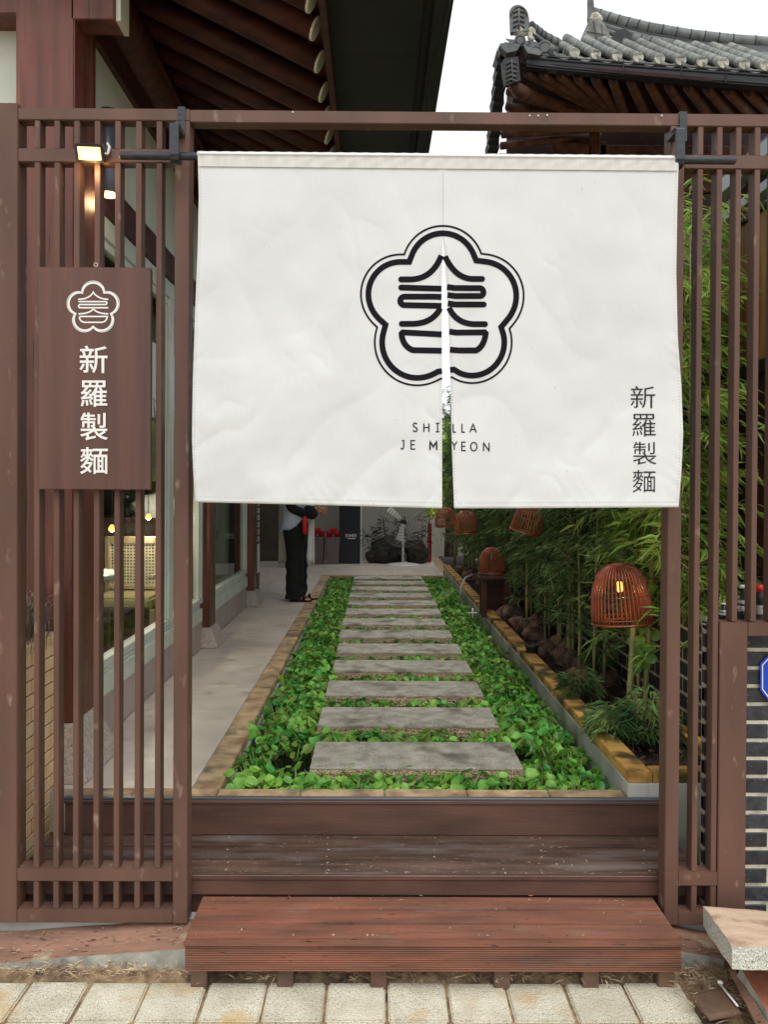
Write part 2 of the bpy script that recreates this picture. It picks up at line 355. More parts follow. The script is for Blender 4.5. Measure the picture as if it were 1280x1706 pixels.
# dirt mound strip behind the pavers
N = 60
b = B(); vs = []; fs = []
for j in range(9):
    for i in range(N + 1):
        x = -2.6 + 5.2 * i / N; y = 2.76 + j * .06
        z = .004 + .022 * noise.noise(Vector((x * 3, y * 9, 0))) + (.012 if j > 1 else 0) + .008 * noise.noise(Vector((x * 20, y * 20, 4)))
        if j == 0: z = -.03
        vs.append((x, y, z))
for j in range(8):
    for i in range(N): fs.append((j * (N + 1) + i, j * (N + 1) + i + 1, (j + 1) * (N + 1) + i + 1, (j + 1) * (N + 1) + i))
b.add(vs, fs); tag(b.obj('ground', M['sand'], smooth=True), kind='structure')

# ---------------- weathered kerb wedges either side of the step
t = thing('kerb_stone', 'sloping weathered red topped kerb wedge left of the wooden step', 'kerb', (-1.1, 2.9, 0))
xa, xb = U(0, 1600, 2.85).x - .5, U(307, 1600, 2.85).x + .12
def wedge(xl, xr, zl, zr, zbl, zbr, parent, matr):
    n = 24; vs = []; 
    for i in range(n + 1):
        u = i / n; x = xl + (xr - xl) * u
        for (y, z) in ((2.845, 0), (2.845, zl + (zr - zl) * u), (2.90, zl + (zr - zl) * u + .006), (2.985, zbl + (zbr - zbl) * u)):
            vs.append((x, y + .004 * noise.noise(Vector((x * 9, y, z))), z + (.005 * noise.noise(Vector((x * 14, y * 20, 1))) if z > 0 else -.03)))
    b = B(); b.cur = 0
    fsd = [(i * 4 + 0, (i + 1) * 4 + 0, (i + 1) * 4 + 1, i * 4 + 1) for i in range(n)]
    ftp = [(i * 4 + k, (i + 1) * 4 + k, (i + 1) * 4 + k + 1, i * 4 + k + 1) for i in range(n) for k in (1, 2)]
    base = vs
    b.add(base, []); b.f += fsd; b.mi += [0] * len(fsd); b.f += ftp; b.mi += [1] * len(ftp)
    b.f += [(0, 1, 2, 3), (n * 4 + 3, n * 4 + 2, n * 4 + 1, n * 4)]; b.mi += [0, 0]
    return b.obj('wedge_block', matr, parent)
wedge(xa, xb, -.01, .093, .035, .122, t, [M['greystone'], M['redstone']])
t = thing('kerb_stone', 'short weathered red topped kerb wedge between wooden step and granite slab', 'kerb', (1.2, 2.9, 0))
wedge(1.10, 1.62, .088, -.02, .11, .0, t, [M['greystone'], M['redstone']])
tag(bb('gate_footing', -2.6, 2.6, 2.990, 3.06, -.02, .104, M['concrete'], None, .004), 'pale concrete footing strip under the brown gate', 'footing')

# ---------------- leaning granite slab etc.
def slab(name, label, pts, th, mats, cat):
    t = thing(name, label, cat, pts[0])
    b = B(); q = [Vector(p) for p in pts]; nrm = (q[1] - q[0]).cross(q[3] - q[0]).normalized()
    if nrm.z < 0: nrm = -nrm
    # subdivided top, mats[0] body, mats[1] top face
    lo = [p - nrm * th for p in q]
    n = 10; vs = []
    def P(u, v): return q[0].lerp(q[1], u).lerp(q[3].lerp(q[2], u), v)
    for j in range(n + 1):
        for i in range(n + 1):
            p = P(i / n, j / n); e = min(i, j, n - i, n - j)
            p = p + Vector((noise.noise(p * 17), noise.noise(p * 15 + Vector((3, 0, 0))), 0)) * (.005 if e == 0 else 0) + nrm * (.003 * noise.noise(p * 9) - (.004 if e == 0 else 0))
            vs.append(p)
    for j in range(n + 1):
        for i in range(n + 1):
            p = P(i / n, j / n) - nrm * th + Vector((noise.noise(P(i / n, j / n) * 13), noise.noise(P(i / n, j / n) * 12), 0)) * .006
            vs.append(p)
    m_ = (n + 1) ** 2; top = []; bot = []; side = []
    for j in range(n):
        for i in range(n):
            a = j * (n + 1) + i; top.append((a, a + 1, a + n + 2, a + n + 1)); bot.append((a + m_, a + n + 1 + m_, a + n + 2 + m_, a + 1 + m_))
    ring = [i for i in range(n + 1)] + [j * (n + 1) + n for j in range(1, n + 1)] + [n * (n + 1) + i for i in range(n - 1, -1, -1)] + [j * (n + 1) for j in range(n - 1, 0, -1)]
    for i in range(len(ring)):
        a, c = ring[i], ring[(i + 1) % len(ring)]; side.append((a, a + m_, c + m_, c))
    b.add(vs, []); b.f += top + bot + side; b.mi += [1] * len(top) + [0] * (len(bot) + len(side))
    b.obj('slab_body', mats, t); return t
A0 = U(1173, 1508, 2.86); A1 = U(1345, 1520, 2.90); A2 = U(1365, 1580, 2.50); A3 = U(1222, 1574, 2.48)
slab('granite_slab', 'thick loose granite slab with pinkish top face lying right of the step', [A0, A1, A2, A3], .072, [M['granite'], M['pinkstone']], 'stone slab')
slab('terracotta_slab', 'rusty orange slab lying tilted under the granite slab', [U(1235, 1610, 2.70), U(1360, 1625, 2.78), U(1400, 1760, 2.40), U(1310, 1730, 2.40)], .05, [M['greystone'], M['terra']], 'slab')
slab('brown_tile', 'flat square brown tile lying among dry leaves at lower right', [G(1153, 1655, .05), G(1205, 1642, .05), G(1236, 1686, .045), G(1182, 1694, .045)], .014, [M['browntile'], M['browntile']], 'tile')
slab('timber_offcut', 'narrow grey weathered board leaning beside the terracotta slab', [G(1212, 1612, .07), G(1225, 1612, .08), G(1285, 1712, .07), G(1262, 1712, .05)], .02, [M['browntile'], M['redstone']], 'board')
b = B()
for k in range(4):
    b.box(1.30 + k * .12, 1.38 + k * .12, 2.74, 2.835, -.02, .17)
tag(b.obj('stone_support', M['browntile']), 'rough grey stones propping up the granite slab', 'stone')
b = B().tube([G(1201, 1640, .06), G(1230, 1676, .056)], .0035, 8); b.lathe([(.001, 0), (.009, .004), (.010, .010), (.001, .014)], G(1201, 1640, .052), 10)
tag(b.obj('plastic_stick', M['white_paint'], smooth=True), 'small white plastic stick with round end on the brown tile', 'litter')

# ---------------- dry leaves and straw
b = B()
def leaf_at(b, p, L, W, yaw, tilt, curl=.3):
    a = Vector((math.cos(yaw), math.sin(yaw), tilt)); a.normalize(); s = Vector((-math.sin(yaw), math.cos(yaw), 0)); u = a.cross(s)
    vs = [p, p + a * L * .35 + s * W / 2 + u * L * curl * .15, p + a * L * .35 - s * W / 2 + u * L * curl * .15, p + a * L + u * L * curl * .0]
    vs = [Vector(v) + Vector((0, 0, .0)) for v in vs]
    b.add(vs, [(0, 1, 3), (0, 3, 2)])
for k in range(1500):
    reg = rnd.random()
    if reg < .30: x, y = rnd.gauss(1.22, .09), rnd.uniform(2.60, 2.84)
    elif reg < .62: x, y = rnd.uniform(-1.45, 1.1), rnd.gauss(2.785, .022)
    elif reg < .80: x, y = rnd.uniform(-1.6, -.70), rnd.gauss(2.80, .02)
    else: x, y = rnd.uniform(1.08, 1.5), rnd.gauss(2.72, .08)
    if not (2.5 < y < 2.842) or abs(x) > 1.6: continue
    leaf_at(b, Vector((x, y, .024 + rnd.uniform(0, .02))), rnd.uniform(.015, .06), rnd.uniform(.002, .006), rnd.uniform(0, 6.3), rnd.uniform(-.15, .2))
tag(b.obj('dry_leaves', M['straw'], fix=False), kind='stuff', label='scattered straw and dry bamboo leaves along the kerb', cat='dry leaves')
for (px, py, z, n_, lab) in ((884, 1491, ZS, 5, 'curled orange dry leaf on the back plank of the low step'),):
    b = B()
    for k in range(10):
        an = k / 9 * 3.14; b.add([G(px - 8, py, z + .001), G(px + 8, py, z + .001), G(px + 7 * math.cos(an) , py, z + .002 + .018 * math.sin(an))], [(0, 1, 2)])
    p0 = G(px, py, z); vs = []; fs = []
    b = B()
    for j in range(7):
        for i in range(9):
            u = i / 8 * 2 - 1; v = j / 6
            wd = .020 * math.sin(math.pi * (v * .9 + .08)) 
            vs.append(p0 + Vector((u * wd, -.012 + v * .03, .003 + .016 * (1 - u * u) * math.sin(math.pi * v) )))
    for j in range(6):
        for i in range(8): fs.append((j * 9 + i, j * 9 + i + 1, (j + 1) * 9 + i + 1, (j + 1) * 9 + i))
    b.add(vs, fs); tag(b.obj('fallen_leaf', mat('orange_leaf', S(226, 150, 96), S(200, 110, 66), sc3=(60, 60, 60), rough=.7), smooth=True), lab, 'leaf')
for k, (px, py, D, z) in enumerate([(265, 1517, 2.944, 0), (575, 1514, 2.944, 0), (226, 1527, 2.944, 0)]):
    pass
b = B()
for k in range(260):
    x = rnd.uniform(-1.4, 1.0) if k < 130 else rnd.choice([rnd.uniform(-1.5, -.72), rnd.uniform(1.1, 1.3)]); deck = rnd.random() < .6
    y = rnd.choice([3.03, 3.0, 2.755, 2.99]) if deck else rnd.uniform(2.76, 3.2)
    z = ZS + .003 if y < 3.03 else ZD + .003
    if k >= 130:
        y = rnd.uniform(2.86, 2.975); u_ = (x - xa) / (xb - xa) if x < 0 else 0
        z = (-.01 + .103 * u_) * (1 - (y - 2.85) / .14) + (.035 + .087 * u_) * (y - 2.85) / .14 + .007 if x < 0 else .088 - .108 * (x - 1.1) / .52 + .012
        leaf_at(b, Vector((x, y, z)), rnd.uniform(.008, .035), rnd.uniform(.003, .008), rnd.uniform(0, 6.3), .02); continue
    if z < .2 and not (-.67 < x < 1.06): continue
    if rnd.random() < .5: leaf_at(b, Vector((x, y, z)), rnd.uniform(.01, .04), .003, rnd.uniform(0, 6.3), .02)
    else: b.box(x, x + .004, y, y + .004, z - .002, z + .002)
tag(b.obj('leaf_litter', M['straw'], fix=False), kind='stuff', label='tiny bits of dry leaf on the wooden steps', cat='leaf litter')

# ================================================================== STEP
def plankset(parent, x0, x1, y0, y1, n, ztop, th, m, gap=.004, nm='plank'):
    wd = (y1 - y0) / n
    for k in range(n):
        bb(nm, x0, x1, y0 + k * wd + gap / 2, y0 + (k + 1) * wd - gap / 2, ztop - th, ztop, m, parent, .0025, 2, rot=(rnd.uniform(-.004, .004), 0, 0))
sx0, sx1 = U(308, 1568, 2.737).x, U(1136, 1568, 2.737).x
st = thing('wooden_step', 'low reddish plank step on short posts in front of the gate opening', 'step', (0, 2.74, 0))
plankset(st, sx0, sx1, 2.737, 3.024, 3, ZS, .022, M['red_deck'])
bb('nosing', sx0 - .001, sx1 + .001, 2.722, 2.7365, ZS - .021, ZS - .001, M['red_deck'], st, .003, 2)
# grooved fascia
b = B(); n = 11; z0, z1 = U(600, 1619, 2.73).z, ZS - .024
prof = []
for k in range(n):
    a0 = z0 + (z1 - z0) * k / n; a1 = z0 + (z1 - z0) * (k + 1) / n; h = (a1 - a0)
    prof += [(2.7335, a0), (2.729, a0 + h * .25), (2.729, a0 + h * .8), (2.7335, a1 - .0001)]
prof += [(2.752, z1), (2.752, z0)]
b.prism([Vector((sx0 + .002, y, z)) for y, z in prof], (sx1 - sx0 - .004, 0, 0)); b.obj('fascia_board', M['red_deck'], st)
for px in (331, 475, 631, 837, 985, 1111):
    c = U(px, 1635, 2.76).x
    bb('post', c - .029, c + .029, 2.757, 2.81, -.02, z0 + .02, M['browntile'], st, .003)
bb('back_rail', sx0 + .05, sx1 - .05, 2.86, 2.90, -.01, z0 - .01, M['greystone'], st, .003)
bb('joist', sx0 + .03, sx0 + .075, 2.76, 3.01, z0, ZS - .024, M['browntile'], st, .002)
bb('joist', sx1 - .075, sx1 - .03, 2.76, 3.01, z0, ZS - .024, M['browntile'], st, .002)

# ================================================================== DECK
dk = thing('wooden_deck', 'dark weathered plank deck with high riser behind the gate', 'deck', (0, 3.2, 0))
dx0, dx1 = -1.40, 1.304
plankset(dk, dx0, dx1, 3.03, 3.368, 3, ZD, .024, M['dark_deck'], .0065)
bb('nosing', dx0, dx1, 3.020, 3.0295, ZD - .023, ZD - .003, M['riser'], dk, .003)
bb('fascia_board', dx0, dx1, 3.026, 3.045, ZS + .004, ZD - .0245, M['riser'], dk, .002)
bb('lower_fascia', dx0, dx1, 3.064, 3.080, .0, ZS - .004, M['riser'], dk, .002)
bb('riser_board', -1.345, dx1, 3.370, 3.388, ZD - .002, ZF - .028, M['riser'], dk, .002)
bb('riser_trim', -1.350, dx1, 3.362, 3.3885, ZF - .027, ZF - .012, M['riser'], dk, .003)
bb('edge_strip', -1.350, dx1, 3.366, 3.389, ZF - .0115, ZF - .001, M['lampgrey'], dk, .002)

for px in (378, 547, 725, 902, 1078):
    for k in range(3):
        yc = 3.03 + (k + .5) * .1127
        for dy in (-.03, .03):
            p = U(px + rnd.uniform(-3, 3), 1400, 3.2); B().lathe([(.001, .0012), (.0032, .001), (.0035, 0)], (p.x * (yc / 3.2), yc + dy, ZD + .0004), 8).obj('nail', M['straw'], dk)
# ================================================================== GATE
gt = thing('brown_gate', 'brown painted steel lattice gate frame around the shop entrance', 'gate', (0, DG, .1))
Y0, Y1 = DG, DG + .058
def gx(px, py=850, D=DG): return U(px, py, D).x
def gz(py, px=600, D=DG): return U(px, py, D).z
zt = gz(185, 640)          # beam top
zb1 = gz(207, 640)
GB = gz(1538, 300)
def gbox(nm, x0, x1, z0, z1, y0=Y0, y1=Y1, bev=.0025):
    return bb(nm, x0, x1, y0, y1, z0, z1, M['gate'], gt, bev, 2)
# left solid post
gbox('post', gx(-60), gx(28.5), GB, zt + .02, Y0 - .001, Y1 + .02)
ztl = gz(200, 160); zr1, zr0 = gz(247.5, 160), gz(270, 160)
gbox('top_beam', gx(28.5) + .0005, gx(314), ztl, gz(180, 160), Y0, Y1)
gbox('top_beam', gx(314) + .0005, gx(1500), gz(211, 1120) + 0.003, gz(188, 1000))
xl, xr = gx(28.5) + .0005, gx(289.5)
gbox('rail', xl, xr - .0005, zr0, zr1)
zb_hi, zb_lo = gz(1447, 160), gz(1468.5, 160)
gbox('rail', xl, xr - .0005, zb_lo, zb_hi)
gbox('rail', xl, xr - .0005, GB, gz(1515, 160))
gbox('post', gx(289.5), gx(314), GB - .002, ztl - .0005, Y0 - .0015, Y1 + .010)
SL = [60, 93, 126, 160, 194, 229, 263]
for px in SL:
    c = gx(px, 850)
    for (a, z2) in ((zb_hi, zr0), (zr1, ztl), (gz(1515, 160), zb_lo)):
        gbox('slat', c - .0105 * 1.0, c + .0105, a + .0003, z2 - .0003, Y0 + .003, Y1 - .003, .0015)
# right of the opening
xp0, xp1 = gx(1113), gx(1136)
zrr1, zrr0 = gz(258, 1200), gz(281, 1200)
zrt = gz(211, 1120) + .003
gbox('post', xp0, xp1, gz(1541, 1120), zrt - .0005, Y0 - .0015, Y1 + .010)
gbox('rail', xp1 + .0005, gx(1500), zrr0, zrr1)
rb1, rb0 = gz(1453, 1160), gz(1476, 1160)
gbox('rail', xp1 + .0005, gx(1202) - .0005, rb0, rb1)
gbox('rail', xp1 + .0005, gx(1202) - .0005, gz(1541, 1120), gz(1520, 1120))
for i, px in enumerate([1163.5, 1195.5, 1227, 1258.5, 1290, 1322]):
    c = gx(px, 850)
    zlow = rb1 if i < 2 else gz(1036, 1230)
    segs = [(zlow, zrr0), (zrr1, zrt)]
    if i < 2: segs.append((gz(1520, 1120), rb0))
    for (a, z2) in segs:
        gbox('slat', c - .0105, c + .0105, a + .0003, z2 - .0003, Y0 + .003, Y1 - .003, .0015)
gbox('panel_frame', gx(1202), gx(1248.5), gz(1541, 1120), gz(1037, 1230), Y0 - .001, Y1 + .012)
gbox('panel_frame', gx(1248.5) + .0005, gx(1500), gz(1060, 1260), gz(1037, 1230), Y0 - .001, Y1 + .012)
for (px, py) in ((883, 193), (897, 193), (912, 192), (1103, 193), (488, 187)):
    p = U(px, py, DG); B().tube([p + Vector((0, .002, 0)), p + Vector((0, -.003, 0))], .0035, 8).obj('screw', M['palemetal'], gt)

# brackets and pole
def bracket(px, dpy, lab):
    t = thing('pole_bracket', lab, 'bracket', U(px + 300, 220, DG), group='black pole brackets on the gate')
    x0, x1 = gx(px - 1), gx(px + 14)
    b = B().box(x0 + .006, x1 - .0, DG - .0075, DG - .002, gz(228 + dpy, px), gz(181 + dpy, px)); b.box(x0 + .006, x1, DG - .0075, DG + .03, gz(181 + dpy, px), gz(179 + dpy, px)); b.obj('plate', M['black_metal'], t)
    c = U(px + 3, 0, 2.9).x
    r0, r1 = .0235, .017
    cz = U(px, 259 + dpy, 2.875).z
    b = B(); n = 16; outer = []; 
    # hook: rounded strap
    prof = [(DG - .008, gz(222 + dpy, px)), (2.865, gz(222 + dpy, px)), (2.850, gz(226 + dpy, px)), (2.848, cz - .005), (2.856, cz - .022), (2.875, cz - .030), (2.900, cz - .026), (2.908, cz - .01), (2.908, cz + .004), (2.900, cz + .004),
            (2.898, cz - .010), (2.888, cz - .018), (2.875, cz - .019), (2.864, cz - .014), (2.859, cz), (2.860, gz(231 + dpy, px)), (DG - .008, gz(231 + dpy, px))]
    b.prism([Vector((c - .017, y, z)) for y, z in prof], (.034, 0, 0)); o = b.obj('hook', M['black_metal'], t)
    bv = o.modifiers.new('b', 'BEVEL'); bv.width = .0015; bv.segments = 2
    for zz in (190, 200, 212):
        p = U(px + 6, zz + dpy, DG - .008); B().tube([p, p - Vector((0, .002, 0))], .003, 8).obj('screw', M['black_metal'], t)
bracket(293, 0, 'black hook bracket holding the left end of the curtain pole')
bracket(1125, 8, 'black hook bracket holding the right end of the curtain pole')
p0, p1 = U(200, 259.5, 2.875), U(1226, 267.5, 2.875)
b = B().tube([p0, p0 + (p1 - p0) * .002, p0 + (p1 - p0) * .998, p1], [.012, .0145, .0145, .012], 20)
tag(b.obj('curtain_pole', M['black_metal'], smooth=True), 'long black round pole carrying the white entrance curtain', 'pole')

# ================================================================== NOREN
DN = 2.858
def fold(px, py):
    v = max(0, min(1, (py - 255) / 590)); 
    a = .0025 * v * math.sin(px / 37 + 1.4 * math.sin(py / 190)) + .0045 * v * math.sin(px / 96 + py / 260 + 1) + .006 * v * v * math.sin(px / 150 - py / 110 + .6)
    a += .0035 * v * math.sin((px * .7 + py) / 62 + 2 * math.sin(px / 210))
    if v < .2: a += .0012 * math.sin(px / 11) * (v / .2) * (1 - v / .2) * 4 * .4
    a += .0026 * noise.noise(Vector((px / 48, py / 60, 0))) * min(1, v * 3)
    # the two flaps part: their inner edges curl a little towards the street
    if py > 400: a -= .010 * ((py - 400) / 440) ** 1.5 * math.exp(-abs(px - 747) / 26)
    w = .006 * v * noise.noise(Vector((px / 130, py / 170, 5))) + .0022 * v * v * noise.noise(Vector((px / 26 + py / 60, py / 34, 9)))
    rg = 1 - 2.2 * abs(noise.noise(Vector((px / 120 + py / 400, py / 190 - px / 500, 2)))); rg = max(0, rg) ** 3
    rg2 = max(0, 1 - 2.6 * abs(noise.noise(Vector((px / 46 - py / 90, py / 70 + px / 160, 7))))) ** 3 * max(0, noise.noise(Vector((px / 110, py / 110, 3)))) * 2
    w += .0042 * v ** .6 * rg + .0020 * min(1, v * 3) * rg2
    if py > 775: 
        q = (py - 775) / 70; w += .0006 * q * math.sin(px / 3.1 + (py / 4.2) * (1 if math.sin(px / 53) > 0 else -1)) * (.5 + .5 * math.sin(px / 37))
    if v > .42: 
        e = min(abs(px - Rx(py)), abs(px - Lx(py)), abs(px - 745)); w += .0011 * math.exp(-e / 14) * math.sin(py / 3.4 + e / 4) * (.5 + .5 * math.sin(py / 29))
    return (a * 1.3 + w) - .012 * v
def hemth(px, py):
    lx, rx = Lx(py), Rx(py)
    h = 0
    if py < 277: h = .0016
    if py > 831: h = .0008
    if px < lx + 9 or px > rx - 9: h = .0008
    if py > 392 and abs(px - 745) < 16: h = .0008
    if py <= 400 and 733 <= px <= 743: h = .0014
    return h
def cub(t, pts):
    for i in range(len(pts) - 1):
        if t <= pts[i + 1][0]: 
            u = (t - pts[i][0]) / (pts[i + 1][0] - pts[i][0]); u = u * u * (3 - 2 * u) if False else u
            return pts[i][1] + (pts[i + 1][1] - pts[i][1]) * u
    return pts[-1][1]
def Lx(py): return cub(py, [(250, 329), (330, 331), (420, 329), (520, 325), (640, 321), (740, 319.5), (800, 322), (840, 325)])
def Rx(py): return cub(py, [(250, 1132), (330, 1129.5), (450, 1127.5), (560, 1130), (640, 1136), (720, 1139), (780, 1136.5), (850, 1131)])
def SLx(py): return cub(py, [(392, 737.8), (480, 736.6), (600, 737), (860, 737)])
def SRx(py): return cub(py, [(392, 738), (420, 740.6), (480, 744.5), (560, 748.5), (640, 751), (740, 753), (860, 757.5)])
def TOP(px): return 253.5 + (px - 329) / 802 * 7.5
def BOT(px): return cub(px, [(300, 836), (500, 840.5), (737, 847), (757, 847), (900, 846.5), (1140, 845)])
def NP(px, py, off=0.):
    p = U(px, py, DN); s = 1
    d = fold(px, py) - hemth(px, py) - off
    q = U(px, py, DN + d); return q
noren = thing('noren_curtain', 'white cloth entrance curtain with black plum blossom emblem hanging across the gate', 'curtain', U(730, 260, DN))
for side in (0, 1):
    b = B(); rows = 150; cols = 118
    vs = []; fs = []
    for j in range(rows + 1):
        v = j / rows
        for i in range(cols + 1):
            u = i / cols
            pyc = 255 + v * 590
            x0 = Lx(pyc) if side == 0 else (SRx(pyc) if pyc > 392 else 738)
            x1 = (SLx(pyc) if pyc > 392 else 738) if side == 0 else Rx(pyc)
            px = x0 + (x1 - x0) * u
            py = TOP(px) + (BOT(px) - TOP(px)) * v
            vs.append(NP(px, py))
    for j in range(rows):
        for i in range(cols):
            a = j * (cols + 1) + i; fs.append((a, a + 1, a + cols + 2, a + cols + 1))
    b.add(vs, fs); o = b.obj('cloth_flap', M['cloth'], noren, smooth=True, fix=False)
    o.modifiers.new('thick', 'SOLIDIFY').thickness = .001
# sleeve wrapped over the pole
b = B(); vs = []; fs = []; nn = 140
for i in range(nn + 1):
    px = 329.5 + (1131 - 329.5) * i / nn
    c = U(px, 260 + (px - 329) / 802 * 7, 2.875)
    for k in range(13):
        an = R(-20) + R(215) * k / 12
        r_ = .0165 + .0006 * math.sin(i * 1.7) 
        vs.append((c.x, c.y - math.cos(an) * r_, c.z + math.sin(an) * r_))
    q = NP(px, 276 + (px - 329) / 802 * 7); vs[-13] = tuple(Vector((vs[-13][0], vs[-13][1], vs[-13][2])))
for i in range(nn):
    for k in range(12): fs.append((i * 13 + k, (i + 1) * 13 + k, (i + 1) * 13 + k + 1, i * 13 + k + 1))
b.add(vs, fs); o = b.obj('pole_sleeve', M['cloth_hem'], noren, smooth=True, fix=False); o.modifiers.new('thick', 'SOLIDIFY').thickness = .001
b = B(); vs = []; fs = []; nn = 260
for i in range(nn + 1):
    px = 330 + (1130.5 - 330) * i / nn
    for k in range(9):
        py = 255.5 + 21.5 * k / 8 + (px - 329) / 802 * 7.5
        wv = .0016 * math.sin(px / 5.5 + k * .5 + 2 * math.sin(px / 60)) * (1 - abs(k - 4) / 5) * (.35 + .65 * abs(math.sin(px / 131)))
        vs.append(U(px, py, DN - .0028 - (.0015 if k else .006) + fold(px, py) - .001 - wv))
for i in range(nn):
    for k in range(8): fs.append((i * 9 + k, (i + 1) * 9 + k, (i + 1) * 9 + k + 1, i * 9 + k + 1))
b.add(vs, fs); o = b.obj('hem_band', M['cloth_hem'], noren, smooth=True, fix=False)
b = B()   # stitches along the vertical hems
for e, (f_, y0_, off) in enumerate(((Lx, 280, 4), (Rx, 290, -4), (SLx, 410, -3.2), (SRx, 410, 3.6))):
    y = y0_
    while y < 834:
        x = f_(y) + off; q = [NP(x - .6, y, .0014), NP(x + .6, y, .0014), NP(x + .6, y + 2.2, .0014), NP(x - .6, y + 2.2, .0014)]
        b.add(q, [(0, 1, 2, 3)]); y += 5.2
x = 332
while x < 1130:
    if not 733 < x < 762:
        y = BOT(x) - 9; b.add([NP(x, y - .6, .0014), NP(x + 2.4, y - .6, .0014), NP(x + 2.4, y + .6, .0014), NP(x, y + .6, .0014)], [(0, 1, 2, 3)])
    x += 5.2
o = b.obj('stitching', mat('thread', S(196, 192, 184), rough=.9), noren, fix=False); o['kind'] = 'stuff'

# ---- print: strips following the cloth
def offset_strip(pts, wd):
    n = len(pts); out = []
    for i, p in enumerate(pts):
        a = pts[max(i - 1, 0)]; c = pts[min(i + 1, n - 1)]
        t1 = Vector((p[0] - a[0], p[1] - a[1])); t2 = Vector((c[0] - p[0], c[1] - p[1]))
        if t1.length < 1e-6: t1 = t2
        if t2.length < 1e-6: t2 = t1
        t1 = t1.normalized(); t2 = t2.normalized(); t = (t1 + t2)
        t = t.normalized() if t.length > .1 else t1
        k = 1 / max(.5, abs(t.dot(t1))); nrm = Vector((-t.y, t.x)) * wd / 2 * k
        out.append(((p[0] + nrm.x, p[1] + nrm.y), (p[0] - nrm.x, p[1] - nrm.y)))
    return out
def dens(pts, step):
    o = [pts[0]]
    for a, c in zip(pts, pts[1:]):
        L = math.hypot(c[0] - a[0], c[1] - a[1]); k = max(1, int(L / step))
        for i in range(1, k + 1): o.append((a[0] + (c[0] - a[0]) * i / k, a[1] + (c[1] - a[1]) * i / k))
    return o
def bez(p0, p1, p2, n=14): return [((1 - t) ** 2 * p0[0] + 2 * t * (1 - t) * p1[0] + t * t * p2[0], (1 - t) ** 2 * p0[1] + 2 * t * (1 - t) * p1[1] + t * t * p2[1]) for t in [i / n for i in range(n + 1)]]
def arc(cx, cy, r0, r1, a0, a1, n=26):   # degrees, image coordinates; radius blends through rm
    return [(cx + (r0 + (r1 - r0) * (i / n)) * math.cos(R(a0 + (a1 - a0) * i / n)), cy + (r0 + (r1 - r0) * (i / n)) * math.sin(R(a0 + (a1 - a0) * i / n))) for i in range(n + 1)]
def stroke(b, pts, wd, P, caps=(1, 1), closed=False, keep=None, step=3.5):
    if closed: pts = pts + [pts[0]]
    pts = dens(pts, step); st = offset_strip(pts, wd)
    if closed:
        # shared first/last offset
        e = offset_strip([pts[-2], pts[0], pts[1]], wd)[1]; st[0] = e; st[-1] = e
    for i in range(len(st) - 1):
        m_ = ((pts[i][0] + pts[i + 1][0]) / 2, (pts[i][1] + pts[i + 1][1]) / 2)
        if keep and not keep(*m_): continue
        q = [P(*st[i][0]), P(*st[i + 1][0]), P(*st[i + 1][1]), P(*st[i][1])]
        b.add(q, [(0, 1, 2, 3)])
    for e, on in ((0, caps[0]), (-1, caps[1])):
        if not on or closed: continue
        c = pts[e]; o = pts[1] if e == 0 else pts[-2]
        if keep and not keep(*c): continue
        an = math.atan2(c[1] - o[1], c[0] - o[0]); r_ = wd / 2
        fan = [P(c[0] + r_ * math.cos(an + R(a)), c[1] + r_ * math.sin(an + R(a))) for a in range(-90, 91, 15)]
        b.add(fan, [tuple(range(len(fan)))])
# glyph (unit: zoomed photo px, centre line gx = 0)
def glyph():
    s = []
    w_ = 30
    s.append((bez((-2, 300), (-60, 452), (-200, 458)) + [(-268, 458)], (0, 1)))
    s.append((bez((2, 300), (70, 452), (200, 455)) + [(272, 455)], (0, 1)))
    s.append(([(-268, 512), (0, 520)], (1, 0)))
    s.append(([(0, 507), (60, 515), (250, 516)] + arc(250, 542, 26, 26, -90, 90, 12) + [(60, 568), (0, 560)], (0, 0)))
    s.append(([(0, 574), (-60, 572), (-246, 572)] + arc(-246, 600, 28, 28, 270, 90, 12) + [(-60, 632), (0, 634)], (0, 0)))
    s.append(([(0, 615), (60, 624), (274, 624)], (0, 1)))
    s.append((bez((-8, 648), (-60, 748), (-190, 752)) + [(-264, 752)], (0, 1)))
    s.append((bez((12, 645), (60, 748), (190, 754)) + [(276, 754)], (0, 1)))
    s.append(([(0, 822), (-266, 808)] + bez((-266, 808), (-262, 900), (-190, 926)) + [(0, 930)], (0, 0)))
    s.append(([(0, 803), (60, 810), (280, 808)] + bez((280, 808), (262, 905), (200, 928)) + [(70, 928), (0, 922)], (0, 0)))
    return s
b = B()
ZS_ = 3.969
for pts, caps in glyph():
    q = []
    for gx_, gy_ in pts:
        py = 350 + gy_ / ZS_
        if gx_ < 0 or (gx_ == 0 and pts[0][0] < 0) or (gx_ == 0 and min(p[0] for p in pts) < 0): q.append((580 + (620 + gx_) / ZS_, py) if gx_ < 0 else (SLx(py) + .5, py))
        else: q.append((SRx(py) - .5 + gx_ * .885 / ZS_ if gx_ > 0 else SRx(py) - .5, py))
    stroke(b, q, 9.8, lambda x, y: NP(x, y, .0024), caps, step=1.2, keep=lambda x, y: not (SLx(y) - .3 < x < SRx(y) + .3) and y > 0)
b.obj('emblem_glyph', M['ink'], noren, fix=False)
